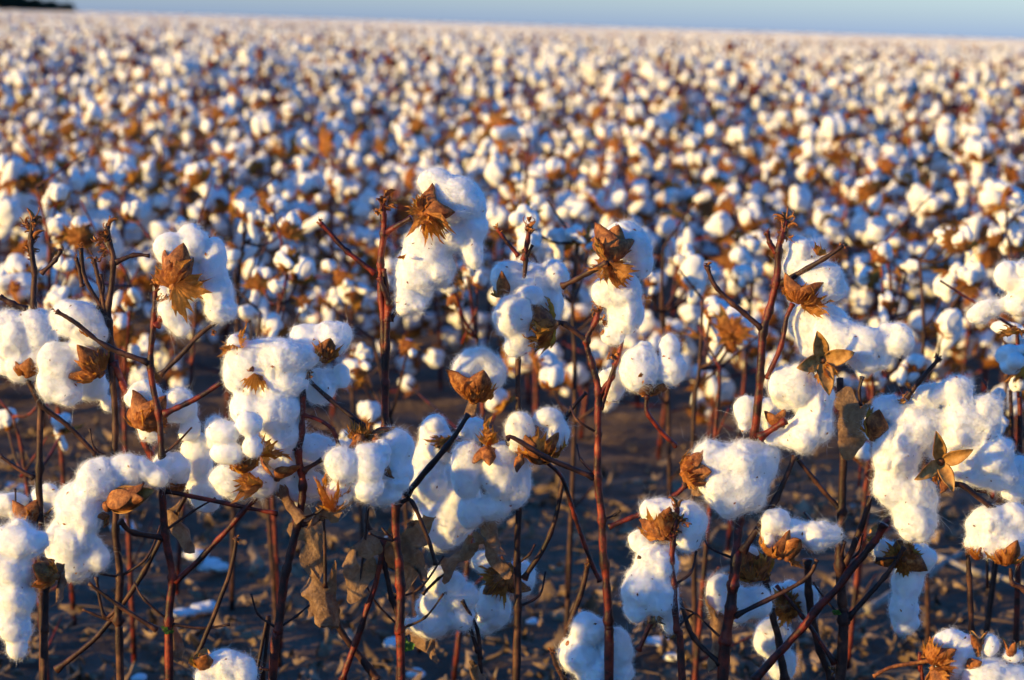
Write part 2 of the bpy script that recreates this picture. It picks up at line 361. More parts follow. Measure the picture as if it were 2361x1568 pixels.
# ------------------------------------------------------------------ builders for the plants of the front row
CB = [CR, -CU, CF]                  # picture right, picture down, away
def cv(v): return v[0] * CB[0] + v[1] * CB[1] + v[2] * CB[2]
def bur_parts(boll, off, base, axis, Sz, seed, n=4, a0=1.0, a1=.1, ph=0., nb=3, b0=1.3, b1=.1, bl=1.1, W=.48, cup=.6, tipcurl=.5, depth=.42):
    ax = unit(axis); A, B = perp(ax); rg = random.Random(seed)
    if n:
        mb = MB()
        for k in range(n):
            f = ph + 2 * math.pi * k / n + rg.uniform(-.15, .15); o = A * math.cos(f) + B * math.sin(f)
            carpel(mb, base + o * Sz * .05, ax, o, Sz * rg.uniform(.9, 1.1), Sz * W, a0 + rg.uniform(-.15, .15), a1 + rg.uniform(-.2, .2), cup=cup, seed=seed * 7 + k, tipcurl=tipcurl * rg.uniform(.4, 1.2))
        th = np.linspace(0, 2 * math.pi, 9)[:-1]
        tube(mb, [base - ax * Sz * .06, base + ax * Sz * .05], Sz * .10, Sz * .13, 8, seed, .1, sub=3)
        link('bur', mb.mesh('bur', ['bur', 'burin'], off), boll)
    for k in range(nb):
        f = ph + .8 + 2 * math.pi * k / 3 + rg.uniform(-.25, .25); o = A * math.cos(f) + B * math.sin(f)
        mb = MB(); bract(mb, base - ax * Sz * .03, ax, o, Sz * .9 * bl * rg.uniform(.8, 1.12), b0 + rg.uniform(-.15, .15), b1 + rg.uniform(-.4, .5), seed=seed * 11 + k, teeth=rg.choice([9, 10, 11]), depth=.14 + .24 * depth, spread=rg.uniform(1.0, 1.3))
        link('bract', mb.mesh('bract', ['bract'], off), boll)
def bud(root, off, p, d, s, seed):
    mb = MB(); rg = random.Random(seed); d = unit(d)
    for k in range(7):
        o = unit(np.array([rg.gauss(0, 1), rg.gauss(0, 1), rg.gauss(0, 1)])); q = p + d * s * rg.uniform(-.9, .35) + o * s * .12
        carpel(mb, q, unit(d + o * .5), o, s * rg.uniform(.45, .9), s * rg.uniform(.12, .22), rg.uniform(-.2, .5), rg.uniform(.3, 1.4), cup=.9, th=.0004, seed=seed + k, nu=8, nv=5, tipcurl=rg.uniform(-1, 2.5))
    for k in range(5):
        o = unit(np.array([rg.gauss(0, 1), rg.gauss(0, 1), rg.gauss(0, 1)])); q = p + d * s * rg.uniform(-.5, .3)
        tube(mb, [q, q + o * s * .3, q + o * s * .45 + d * s * .2, q + o * s * .3 + d * s * rg.uniform(.2, .5)], s * .05, s * .02, 5, seed + k, .1, sub=4)
    return link('bud', mb.mesh('bud', ['bur', 'burin'], off), root)
SEED = [100]
def front_plant(D):
    Y = D['Y']; SEED[0] += 50; sd0 = SEED[0]
    def PT(t): return P(t[0], t[1], Y + (t[2] * px(Y) if len(t) > 2 else 0))
    stem = [PT(t) for t in D['stem']]
    base = stem[-1].copy(); prev = stem[-2]
    gx = base + (base - prev) / max(1e-6, (prev - base)[2]) * base[2] * .55; gx[2] = 0; gx[1] = Y
    root = link('cotton_plant', None, None, Vector(gx)); tag(root, D['label'], 'cotton plant', 'cotton plants of the front row')
    r0, r1 = D['r'][0] * .72, D['r'][1] * .68; k = px(Y)
    mb = MB(); kn = [(PT(q), .28) for q in D['stem'][1:-1]] + [(PT(b[0][-1] if b[0][-1][1] > b[0][0][1] else b[0][0]), .35) for b in D.get('branches', [])]
    tube(mb, stem + [gx + np.array([0, 0, -.01])], r0 * k, r1 * k, 10, sd0, .10, knots=kn, sub=9); hairs(mb, stem, (r0 + r1) / 2 * k * .9, sd0, 0)
    link('stem', mb.mesh('stem', [D.get('bark', 'stem')], gx), root)
    for s2 in D.get('stems', []):
        mb = MB(); tube(mb, [PT(t) for t in s2[0]], s2[1] * k, s2[2] * k, 9, sd0 + 3, .1, sub=8); link('stem', mb.mesh('stem', ['stem'], gx), root)
    for i, b in enumerate(D.get('branches', [])):
        pts = [PT(t) for t in b[0]]; mb = MB()
        ends = [(pts[0], .5), (pts[-1], .5), (pts[len(pts) // 2], .25)]
        tube(mb, pts, b[1] * k, b[2] * k, 8, sd0 + i, .12, knots=ends, sub=7); hairs(mb, pts, b[1] * k * .9, sd0 + i, 0, dens=22)
        link('branch', mb.mesh('branch', [b[3] if len(b) > 3 else 'branch'], gx), root)
    rt = random.Random(sd0)
    for i in range(rt.choice([2, 3, 3]) if len(D['stem']) > 5 else 0):   # fine bare twigs low on the stem
        q = stem[rt.randrange(len(stem) // 2, len(stem) - 1)]; s_ = rt.choice([-1, 1]); l_ = rt.uniform(40, 120) * k
        e1 = q + np.array([s_ * l_ * .55, rt.uniform(-.5, .5) * l_, l_ * rt.uniform(.2, .6)]); e2 = e1 + np.array([s_ * l_ * rt.uniform(.1, .5), rt.uniform(-.4, .4) * l_, l_ * rt.uniform(.2, .7)])
        mb = MB(); tube(mb, [q, e1, e2], 3.6 * k, 2.0 * k, 6, sd0 + i, .15, knots=[(e1, .5), (e2, .7)], sub=6); link('twig', mb.mesh('twig', ['branch'], gx), root)
    for i, (x, y, dx, dy, s) in enumerate(D.get('buds', [])):
        bud(root, gx, PT((x, y)), cv((dx, dy, -.1)), s * 1.3 * k, sd0 + i * 3)
    for i, b in enumerate(D.get('bolls', [])):
        lobes = []
        for l in b['l']:
            x, y, rx, ry = l[:4]; dz = l[4] if len(l) > 4 else 0; rot = R(l[5]) if len(l) > 5 else 0
            a1 = math.cos(rot) * CB[0] + math.sin(rot) * CB[1]; a2 = -math.sin(rot) * CB[0] + math.cos(rot) * CB[1]
            lobes.append((PT((x, y, dz)), np.array([rx, ry, min(rx, ry) * .92]) * k, np.array([a1, a2, CB[2]])))
        mb = MB(); soft = b.get('soft', 0)
        fluff(mb, lobes, sd0 + i * 5, h=.0018 if len(lobes) < 7 else .0021, amp=max(.0030, b.get('amp', .0038) * 1.15), fib=max(22, b.get('fib', 30)) * 2.8, k=b.get('k', .006) * .62, fl=.80 * b.get('fl', .0062))
        bo = link('boll', mb.mesh('boll', ['cotton', 'fibre', 'bur'], gx), root)
        if 'label' in b: bo['label'] = b['label']
        for j, u in enumerate(b.get('bur', [])):
            kw = dict(u[4]) if len(u) > 4 else {}
            bur_parts(bo, gx, PT(u[:3][0]), cv(u[1]), u[2] * (1.02 if kw.get('nb', 3) and not kw.get('n', 4) else 1.15) * k, sd0 + i * 9 + j, ph=u[3], **kw)
    for i, lf in enumerate(D.get('leaves', [])):
        mb = MB(); kw = dict(lf[4]) if len(lf) > 4 else {}
        leafmesh(mb, PT(lf[0]), cv(lf[1]), cv(lf[2]), lf[3] * k, seed=sd0 + i, **kw)
        link('leaf', mb.mesh('leaf', [D.get('leafmat', 'leaf')], gx), root)
    for i, (x, y, s) in enumerate(D.get('green', [])):
        mb = MB(); c = PT((x, y, -8)); rg = random.Random(sd0 + i)
        for q in range(4): leafmesh(mb, c, unit(np.array([rg.gauss(0, 1), rg.gauss(0, .5), rg.uniform(-.4, 1)])), np.array([.1, -1, .2]), s * k, seed=q, roll=1.5, wr=.001, nu=6, nth=21)
        link('shoot', mb.mesh('shoot', ['green'], gx), root)
    return root
HUG = dict(a0=1.2, a1=.05, b0=1.35, b1=-.15, bl=1.0)
OPEN = dict(a0=.9, a1=1.35, b0=1.5, b1=2.0)
def H(**k): return {**HUG, **k}
def O(**k): return {**OPEN, **k}
FRONT = []
FRONT.append(dict(Y=2.06, bark='branch', label='cotton plant at the left edge with a dark budding tip above a wide white boll',
 stem=[(76,505),(71,560),(78,620),(77,700),(82,800),(93,900),(91,1080),(93,1200),(97,1350),(100,1568)], r=(8,15),
 branches=[([(140,578),(128,600),(95,630)],4,5),([(0,684),(30,700),(62,713)],6,6),([(0,1050),(40,1080),(78,1102)],4,6),
           ([(0,790,-20),(60,870,-20),(98,935,-10),(160,985),(225,1052)],7,6)],
 buds=[(78,512,.1,-1,34),(60,520,-.6,-.6,22),(74,565,.2,-1,22),(70,590,-.4,-.7,16),(140,578,.4,-1,10)],
 bolls=[dict(l=[(25,775,58,56),(85,765,52,52,6),(60,835,62,42,-6),(112,805,28,46)], bur=[((62,868,-46),(.05,-1,.1),48,.3,H(nb=2,bl=.9))]),
        dict(l=[(28,1165,40,32,50),(110,1150,35,28,60)], bur=[((60,1215,-12),(.05,-.8,.5),62,0.2,H(nb=3))], fib=14)]))
FRONT.append(dict(Y=1.82, bark='branch', label='cotton plant cut by the left edge with a long boll drooping like a tail',
 stem=[(120,1290,40),(108,1350,40),(104,1450,40),(100,1568,40)], r=(10,13),
 branches=[([(122,1318),(112,1322),(108,1345,30)],6,7)],
 bolls=[dict(label='long white boll drooping to a tapered tail', l=[(45,1250,62,48),(95,1245,24,26),(28,1310,52,48),(30,1375,48,52),(30,1440,38,52),(36,1490,26,28),(0,1290,40,70)], bur=[((132,1330,-6),(-1,-.25,.1),62,.4,H(nb=2,bl=1.0))], fl=.006)],
 leaves=[((140,1325,10),(.0,1,.1),(-.3,0,-1),52,dict(roll=4.5,wr=.006))]))
FRONT.append(dict(Y=2.02, bark='branch', label='cotton plant with nearly black stem at left and two bolls stacked on its left side',
 stem=[(247,522),(252,560),(262,605),(252,700),(254,760),(258,850),(266,980),(264,1060),(268,1220),(276,1330),(272,1430),(278,1568)], r=(8,15),
 stems=[],
 branches=[([(345,590),(310,588),(268,604)],4,6),([(216,598),(228,650),(250,742)],5,6),([(186,572),(196,640),(238,716),(246,740)],5,6),([(175,595),(186,640),(190,660)],4,5),([(232,632),(238,670),(215,742)],4,5),
           ([(262,835),(300,930),(340,1030),(366,1078)],8,9,'stem'),([(222,1330),(240,1420),(275,1400)],4,5),([(190,1405),(240,1425),(272,1432)],3,5),
           ([(130,1545),(240,1450),(330,1320),(400,1190),(470,1075)],7,5)],
 buds=[(248,528,.1,-1,30),(235,555,-.7,.1,20),(238,590,-.4,.8,18),(216,598,-.1,-1,18),(186,572,0,-1,12),(175,595,0,-1,8)],
 bolls=[dict(l=[(182,742,60,48),(215,762,36,38),(150,728,34,32)], amp=.003, bur=[((208,770,-44),(-.4,-1,.3),30,.4,H(n=0,nb=1))]),
        dict(label='hanging boll with its brown husk on the right', l=[(190,815,32,36),(140,835,56,46),(118,880,36,50),(150,900,42,38)], bur=[((232,862,-10),(-.75,-.65,.1),84,.2,H(nb=2,W=.34,a1=.15))]),
        dict(l=[(212,890,44,38,80),(250,930,20,20,80)], fib=8)]))
FRONT.append(dict(Y=1.98, label='cotton plant with bright red stem, orange-husked boll on top, long fluffy boll low left',
 stem=[(358,672),(356,720),(350,780),(348,850),(364,950),(372,1050),(375,1150),(379,1225),(396,1330),(388,1430),(390,1568)], r=(8,16),
 stems=[],
 branches=[([(398,668),(396,690),(372,735),(360,752)],6,8,'stem'),([(130,718),(170,742),(250,800),(342,836)],5,7),([(370,865),(420,815),(466,768),(508,735)],6,5),([(513,880),(450,920),(378,955)],6,7,'stem'),
           ([(383,1132),(450,1146),(540,1165),(640,1184)],6,5,'stem'),([(278,1203,-60),(310,1228,-30),(376,1240)],6,7),([(205,1345),(280,1400),(362,1452)],4,6),
           ([(404,1342),(480,1270),(560,1180),(606,1138),(654,1118)],7,6,'stem'),([(546,1240),(530,1320),(480,1450),(455,1510)],5,6),([(530,1440),(470,1448),(398,1440)],3,4)],
 buds=[(360,670,.3,-.8,26),(372,690,.9,-.2,16),(546,1240,0,-1,12),(130,718,-.8,-.5,9),(492,768,.5,-.5,10)],
 bolls=[dict(label='large torn boll seen from behind with an orange-brown husk and leafy bract', l=[(388,572,40,42),(440,558,38,46,8),(492,610,32,60,14),(500,665,38,50,14),(425,640,50,60,30),(402,722,32,40),(418,755,26,24,0),(508,712,38,30,-6)], k=.007,
              bur=[((400,660,-60),(.15,-1,.35),92,.2,H(n=3,W=.40,nb=2,a0=.8,bl=1.05,depth=.6)),((404,656,-72),(.75,.62,-.2),80,2.2,dict(n=0,nb=1,b0=.25,b1=.6,bl=1.05))]),
        dict(label='long fluffy boll hanging low with an empty beige husk on its right', l=[(225,1108,54,50,-90),(182,1170,60,66,-84),(162,1240,58,62,-90),(168,1298,56,42,-90),(212,1280,34,44,-90),(130,1260,26,50,-90),(300,1085,62,30,-80),(356,1102,28,22,-80)], k=.007, fl=.006,
              bur=[((246,1168,-120),(.9,-.35,-.15),96,.9,dict(n=3,a0=.5,a1=-.25,nb=0,W=.36)),((250,1190,-105),(-.8,.5,0),30,.9,H(n=2,nb=0))]),
        dict(l=[(395,1085,42,44,20)], fib=20, bur=[((404,1138,20),(-.1,-1,-.1),44,.2,H(nb=0,n=3))]),
        dict(l=[(458,1060,38,66,110),(470,1130,40,52,110),(500,1000,30,46,100)], fib=12),
        dict(label='shaded boll seen from behind with a wide brown husk', l=[(330,915,48,44,90),(410,940,44,46,90),(430,990,28,36,90),(345,990,34,34,90)], bur=[((330,985,20),(.15,-.75,.6),76,.5,H(nb=3))], fib=14)],
 leaves=[((395,1445,30),(.15,1,.1),(.3,0,-1),70,dict(roll=2.6)),((410,1190,90),(.3,1,0),(.5,0,-1),70,dict(roll=4))],
 green=[(392,1452,14)]))
FRONT.append(dict(Y=1.94, label='cotton plant with leaning red stem between a tight four-lock boll and a pale-rimmed open boll',
 stem=[(693,858),(698,910),(694,1000),(688,1045),(698,1120),(688,1200),(662,1310),(640,1450),(629,1568)], r=(9,17),
 branches=[([(700,957),(735,968),(768,992),(782,1032)],5,5,'stem'),([(686,1035),(650,1038),(608,1036,-20)],4,5),([(742,1060),(700,1085)],5,6),([(690,1210),(720,1205),(735,1195)],6,5),
           ([(700,865,30),(760,920,30),(850,990,10)],5,6),([(634,1548),(600,1540)],3,4)],
 buds=[(694,858,.1,-1,22),(712,862,.3,.9,22),(768,990,.9,-.1,12),(735,1195,.5,-.3,14)],
 bolls=[dict(label='big sunlit boll, broad and arched above a hanging mass', l=[(570,832,54,48,6),(600,805,40,28,-6),(650,822,56,42,-10),(700,818,42,24),(545,868,36,42,4),(610,880,48,50,26),(572,938,46,48),(630,940,60,60,10),(660,1000,46,60,18),(655,870,50,50,10),(545,790,20,20)], k=.008, fl=.006, amp=.004,
              bur=[((588,860,-30),(-.1,-.5,.8),22,.3,dict(n=2,a0=2.0,a1=2.4,nb=1,b0=2.6,b1=2.8,bl=2.2,depth=.3)),((545,798,-10),(.5,.7,.2),48,.1,dict(n=0,nb=3,b0=1.7,b1=2.6,bl=1.0,depth=.8))]),
        dict(label='shaded boll behind with curled dark bracts', l=[(712,782,40,36,60),(765,780,46,42,60),(745,890,44,44,80),(785,870,26,34,80)], bur=[((748,832,10),(-.1,-1,.1),60,.6,H(n=2,nb=3,depth=.8))], fib=18),
        dict(label='tight four-lock boll with pale green edges', l=[(512,998,38,31,-110),(577,978,32,28,-112),(522,1044,40,28,-112),(586,1030,26,28,-116)], k=.0012, amp=.0015, fl=.0035,
              bur=[((565,1085,-84),(-.15,-1,-.1),62,.6,H(nb=2,W=.3)),((600,1050,-80),(.6,-1,0),70,.5,dict(n=0,nb=2,b0=.5,b1=1.2,depth=.85))]),
        dict(l=[(530,1105,48,36,-20),(590,1110,44,34,0),(545,1130,40,24,-20)], bur=[((605,1118,-60),(-1,-.1,0),72,1.2,dict(n=0,nb=2,b0=.3,b1=-.1,bl=1.1,depth=.5))]),
        dict(label='wide boll pulled out behind the red stem', l=[(650,1080,50,60,50),(720,1040,60,44,60),(780,1050,50,40,60),(700,1120,60,40,60)], k=.007, fib=22, bur=[((638,1105,-10),(.2,-1,-.1),62,.3,H(n=2,nb=0,a1=.4))]),
        dict(label='tight boll framed by dark husks with pale curled rims', l=[(790,1075,38,42,-70),(850,1070,40,52,-60),(850,1120,40,36,-56),(785,1135,30,32,-50),(876,1050,26,40,-40)], k=.0015, amp=.0018,
              bur=[((828,1008,-30),(.05,1,.25),104,1.3,dict(n=3,a0=1.15,a1=-.1,nb=0,W=.30,cup=1.0)),((772,1180,-62),(-.1,-1,0),74,.5,dict(n=0,nb=3,b0=.6,b1=.1,bl=1.3,depth=.85)),((832,1018,-20),(-.1,-1,-.1),50,.2,dict(n=0,nb=3,b0=.5,b1=.9,bl=1.1,depth=.9))]),
        dict(label='round boll behind the pale-rimmed one', l=[(910,1035,42,50,10),(915,1095,42,46,10),(880,1140,52,26,0)], bur=[((840,1010,-5),(.9,.4,0),66,.4,H(n=3,nb=0,a1=.2,W=.38))])],
 leaves=[((735,1175,-10),(-.1,1,0),(-.5,0,-1),42,dict(roll=3,wr=.005)),((655,1120,10),(.5,1,0),(.2,0,-1),84,dict(roll=5.5,wr=.005)),((742,1180,0),(.8,.3,0),(0,-.3,-1),38,dict(roll=2.5))]))
FRONT.append(dict(Y=2.10, label='cotton plant with dead brown leaves curled round its lower stem, below centre-left',
 stem=[(850,1160),(846,1200),(860,1235),(885,1300),(905,1380),(925,1450),(922,1568)], r=(6,14), bark='branch',
 branches=[([(850,1165,-40),(842,1240,-40),(830,1340,-40)],3,3),([(748,1180,-20),(748,1260,-20),(750,1355,-20)],3,5),([(758,1360),(790,1460),(850,1540),(868,1568)],7,10),([(884,1245,-30),(866,1340,-30),(820,1480,-30),(790,1568,-30)],6,8,'stem'),
           ([(560,1700,40),(620,1420,60),(605,1568,60)],4,5)],
 leaves=[((715,1222,10),(.05,1,.1),(.15,0,-1),78,dict(roll=1.6,wr=.007,fold=.2)),((690,1150,30),(.1,1,0),(.3,0,-1),42,dict(roll=1.5)),
         ((832,1312,-40),(-.15,1,0),(-.2,0,-1),66,dict(roll=1.2,wr=.005,fold=.15)),((750,1352,-20),(.05,1,0),(.3,.1,-1),100,dict(roll=5.5,wr=.009,fold=.25)),
         ((925,1232,-10),(.0,1,0),(-.5,.1,-1),112,dict(roll=5.0,wr=.010,fold=.15)),((885,1240,-30),(-.75,.35,0),(-.2,-.3,-1),62,dict(roll=4.5,wr=.007)),((960,1235,10),(-.1,1,0),(.6,0,-1),88,dict(roll=4.5,wr=.009)),
         ((920,1400,10),(.05,1,0),(-.3,0,-1),48,dict(roll=4)),((735,1370,0),(-.1,1,.1),(-.8,0,-1),50,dict(roll=4.5))],
 green=[(935,1490,20)]))
FRONT.append(dict(Y=2.02, label='tall central cotton plant carrying the highest boll, which faces away over a hanging white mass',
 stem=[(882,455),(884,500),(885,540),(878,610),(880,690),(884,790),(888,880),(887,985),(900,1070),(912,1150),(915,1250),(925,1350),(921,1450),(925,1568)], r=(9,17),
 stems=[([(885,620,-6),(893,690,-8),(890,790,-6),(888,880)],6,9)],
 branches=[([(738,514),(756,532),(800,580),(864,630)],5,6,'stem'),([(948,502,-20),(920,518,-10),(890,537)],5,7,'stem'),([(875,640,-14),(886,672,-18),(896,700,-14),(893,740,-8)],6,7,'stem'),([(922,704),(900,738)],4,5),
           ([(1080,955,-20),(1030,1030,-20),(935,1142)],5,8),([(1005,1302),(985,1240),(955,1165),(940,1152),(918,1165)],5,6)],
 buds=[(882,462,.05,-1,30),(898,470,.6,-.3,22),(872,490,-.6,.2,12),(738,512,-.3,-1,12),(893,692,.4,-.2,12),(880,628,-.4,-.3,9)],
 bolls=[dict(label='round head of lint facing away above three hanging locks', l=[(1052,462,70,62,10),(1008,420,38,30,10),(980,575,56,64,10),(960,635,56,62,6),(956,690,42,42,0),(1012,620,48,48,10),(1045,545,44,44,12),(1085,585,30,34,4),(1080,525,40,36,12)], k=.007, fl=.0065, amp=.0042,
              bur=[((975,490,-50),(.75,-.4,.55),62,.3,H(n=3,nb=0,a0=1.5)),((975,490,-56),(.3,-1,.1),66,.6,dict(n=0,nb=1,b0=.3,b1=.0,bl=1.1)),((985,492,-60),(.25,1,-.2),70,.6,dict(n=0,nb=3,b0=.15,b1=.6,bl=1.05,depth=.75)),((975,490,-50),(-.45,-.8,-.1),62,2.6,dict(n=0,nb=2,b0=.4,b1=-.3,bl=.95)),((915,592,-50),(1,-.2,0),22,1,dict(n=0,nb=1,b0=.3,b1=.2,bl=1.1))])]))
FRONT.append(dict(Y=2.12, bark='branch', label='cotton plant with a straight dark stem right of centre-bottom under the smooth round hanging boll',
 stem=[(1206,575),(1212,600),(1200,720),(1194,830),(1196,940),(1200,1050),(1196,1180),(1192,1300),(1194,1400),(1190,1568)], r=(6,15),
 branches=[([(1147,528),(1170,560),(1195,590)],4,5,'stem'),([(1218,520),(1216,560),(1207,600)],5,6,'stem'),([(1228,565),(1215,590)],3,4),([(1352,905),(1320,940),(1295,985)],4,5),([(1298,1110),(1270,1230),(1208,1335)],5,6),
           ([(1255,1060,-30),(1298,1105,-20),(1325,1190,-10),(1360,1290),(1384,1340)],5,6,'stem'),([(1355,1300,40),(1340,1370,40),(1310,1450,40)],6,8)],
 buds=[(1148,528,-.3,-1,12),(1219,520,0,-1,26),(1355,1298,0,-1,12)],
 bolls=[dict(label='boll of two locks at the top, its front lock wrapped by a dry bract', l=[(1180,640,46,42,30),(1222,655,50,52,34),(1275,640,38,42,36),(1262,700,38,50,34)], k=.006, bur=[((1162,690,0),(.15,-1,.2),60,.3,H(n=2,nb=1,W=.3))]),
        dict(label='round boll held from the right by a striped brown bract', l=[(1180,730,48,50,-40),(1225,685,40,30,-30),(1205,775,34,34,-36),(1195,800,30,22,-36)], bur=[((1278,748,-30),(-1,.05,.12),92,1.1,H(n=2,nb=3,a0=1.2,a1=-.2,W=.4,b0=1.45,b1=-.3,depth=.6))]),
        dict(label='boll in a cup of dark brown husk', l=[(1078,858,40,44),(1128,862,38,42,8),(1098,825,38,28,4)], amp=.0022, bur=[((1092,925,-14),(0,-1,.06),84,.5,H(n=4,nb=3,a0=1.15,a1=.1,W=.5))]),
        dict(label='smooth round boll hanging below an orange sunlit bract', l=[(1080,1080,42,66),(1150,1085,50,72,-4),(1190,1110,36,66,4),(1085,1180,32,42),(1140,1165,44,36)], k=.003, amp=.002,
              bur=[((1125,1028,-14),(.05,1,.1),50,.2,dict(n=4,a0=1.3,a1=.1,nb=0,W=.4)),((1125,1028,-14),(.05,-1,-.1),54,.2,dict(n=0,nb=3,b0=.35,b1=.2,bl=1.1,depth=.6)),((1200,1050,-50),(.1,1,0),46,.5,H(n=1,nb=0,a1=0,W=.3))]),
        dict(label='boll with a brown husk between its two locks', l=[(1200,990,36,44,-20),(1262,965,36,26,-10),(1285,1000,28,40,-10),(1210,1030,36,20,-16)], amp=.0022, k=.002, bur=[((1245,1065,-34),(.05,-1,.15),76,.3,H(n=3,nb=3,W=.36))])],
 leaves=[((1094,930,0),(.1,1,0),(0,0,-1),34,dict(roll=3)),((1110,1590,20),(-.2,-1,0),(0,-.2,-1),70,dict(roll=2.2)),((1075,1255,30),(-.3,.8,.1),(-.2,-.5,-1),70,dict(roll=3)),((1120,1250,20),(.5,.8,.1),(.2,-.3,-1),60,dict(roll=4)),
         ((1135,1200,0),(.02,1,0),(.6,0,-1),64,dict(roll=6.5,wr=.004))]))
FRONT.append(dict(Y=2.14, bark='branch', label='low cotton plant bearing the lumpy shaded boll under the curled brown leaves at bottom centre',
 stem=[(1052,1400),(1080,1440),(1100,1500),(1110,1568)], r=(5,9),
 branches=[([(1036,1318,-44),(1010,1335,-44),(975,1370,-40)],3,4),([(1066,1385,-30),(1100,1450),(1108,1520)],4,5)],
 bolls=[dict(label='lumpy shaded boll lying on a grey leaf', l=[(1025,1345,50,36),(1060,1375,44,36,4),(990,1400,44,38),(985,1440,56,36,-4),(1060,1420,34,30)], k=.004, bur=[((1075,1420,-10),(-.6,-1,.3),44,.3,H(n=1,nb=1,W=.3))]),
        dict(label='boll seen from behind with a ragged grey-brown husk', l=[(1120,1300,36,26,110),(1200,1330,38,46,110),(1140,1400,44,60,110),(1120,1440,30,28,110)], fib=14, bur=[((1165,1330,60),(-.1,.3,1),58,.2,H(n=3,nb=3,b0=1.2,b1=1.3,a0=1.3,a1=.7))]),
        dict(label='big hanging boll wholly in shade, behind the dark forked branch', l=[(1000,985,30,30,110),(1010,1030,44,44,110),(985,1100,60,80,120),(1020,1200,66,74,120),(1060,1160,50,80,120),(1090,990,34,30,110)], k=.009, fib=14, bur=[((1040,1010,56),(-.3,.9,.3),44,.5,dict(n=2,a0=.5,a1=1.2,nb=3,b0=1.0,b1=1.4,depth=.8))])],
 leaves=[((960,1440,20),(.5,.7,0),(-.2,-.2,-1),80,dict(roll=2))]))
FRONT.append(dict(Y=2.0, label='cotton plant with knobbly orange-lit stem right of centre, ending in curled buds',
 stem=[(1380,712),(1374,740),(1352,785),(1364,840),(1378,900),(1380,1000),(1378,1100),(1388,1200),(1394,1300),(1402,1430),(1404,1568)], r=(8,17),
 stems=[([(1440,742),(1428,810),(1405,880),(1385,945)],5,6)],
 branches=[([(1284,745,-6),(1302,748),(1354,786)],5,7),([(1418,838),(1412,870),(1384,905)],5,6,'stem'),([(1404,1215),(1450,1195),(1490,1180),(1550,1145),(1582,1118)],6,6,'stem'),([(1168,1012,-30),(1185,1010,-30),(1260,1055,-20),(1368,1100)],5,7),
           ([(1400,605,-60),(1350,632,-30),(1296,660,0)],7,6)],
 buds=[(1380,718,0,-1,26),(1394,745,.6,.3,18),(1400,775,.3,.9,20),(1441,742,.1,-1,14),(1412,820,.6,-.3,16)],
 bolls=[dict(label='boll facing away with a fan of orange husk and a fringed bract', l=[(1440,550,46,36,20),(1478,590,28,56,24),(1420,560,36,34,20),(1430,640,46,50,34)], k=.007, bur=[((1405,604,-50),(.15,-.9,.45),80,.8,dict(n=5,a0=.85,a1=.15,nb=0,W=.5)),((1405,604,-54),(.45,.8,.15),74,.3,dict(n=0,nb=2,b0=.2,b1=.0,bl=1.1,depth=.35)),((1405,604,-54),(-.8,.25,.1),62,.3,dict(n=0,nb=1,b0=.1,b1=.0,bl=1.1,depth=.35)),((1405,604,-58),(.05,-1,.1),78,.2,dict(n=0,nb=1,b0=.35,b1=.1,depth=.7,bl=1.1))]),
        dict(label='long lock hanging below the fringed bract', l=[(1425,675,54,46,8),(1438,720,44,50,8),(1412,770,28,32,4)], k=.006),
        dict(label='boll opened into two plump upright locks', l=[(1472,850,46,56,-6),(1480,825,24,40,10),(1548,850,40,42,10,20),(1545,805,24,36,10),(1490,815,18,30,12)], k=.0015, amp=.002, bur=[((1490,912,-2),(.05,-1,.05),62,.6,H(n=3,nb=1,a0=1.45,a1=.1,W=.42)),((1475,870,-52),(0,-1,0),10,.1,dict(n=0,nb=1,b0=.2,b1=.2))]),
        dict(l=[(1412,882,34,40,60)], fib=12)],
 leaves=[]))
FRONT.append(dict(Y=1.96, label='short cotton plant with a tufted orange bud above a boll bulging left',
 stem=[(1562,1170),(1556,1210),(1549,1290),(1553,1350),(1560,1450),(1572,1568)], r=(7,14),
 branches=[([(1470,1284),(1500,1292),(1546,1298)],3,5),([(1545,1360,20),(1500,1440,20),(1472,1500,20)],4,6,'stem'),([(1543,1215),(1547,1240),(1556,1258)],4,5,'stem')],
 buds=[(1563,1178,0,-1,32),(1575,1205,.5,.3,26),(1556,1225,.1,-.6,22),(1545,1470,-.6,.3,14),(1512,1425,-.1,.9,24)],
 bolls=[dict(label='boll bulging left beside the tufted bud', l=[(1515,1300,52,46,20),(1480,1355,54,54,16),(1520,1370,46,50,20),(1465,1400,30,36,14)], k=.008, amp=.004),
        dict(label='boll with a brown husk in the middle, behind the tufted bud', l=[(1525,1180,52,34,60),(1590,1200,40,44,60),(1480,1250,30,30,50),(1580,1240,34,36,60)], bur=[((1530,1240,10),(-.1,-.8,.5),66,.3,H(n=3,nb=3))], fib=16),
        dict(l=[(1545,1410,30,56,60)], fib=12)]))
FRONT.append(dict(Y=2.02, bark='branch', label='cotton plant topped by three plump shaded locks at the bottom edge, right of centre',
 stem=[(1375,1590,20),(1378,1640,20)], r=(8,10),
 branches=[([(1272,1500),(1280,1530),(1300,1568)],4,6,'branch')],
 buds=[(1272,1500,0,-1,12)],
 bolls=[dict(l=[(1362,1450,44,40,-4),(1335,1510,52,48,4),(1420,1500,44,52,10),(1380,1545,60,40,0),(1430,1550,40,34,4)], k=.004, amp=.003, bur=[((1310,1480,0),(.7,.8,.1),30,.3,H(n=2,nb=1)),((1400,1425,10),(.2,1,0),40,.3,H(n=2,nb=1,W=.25))])]))
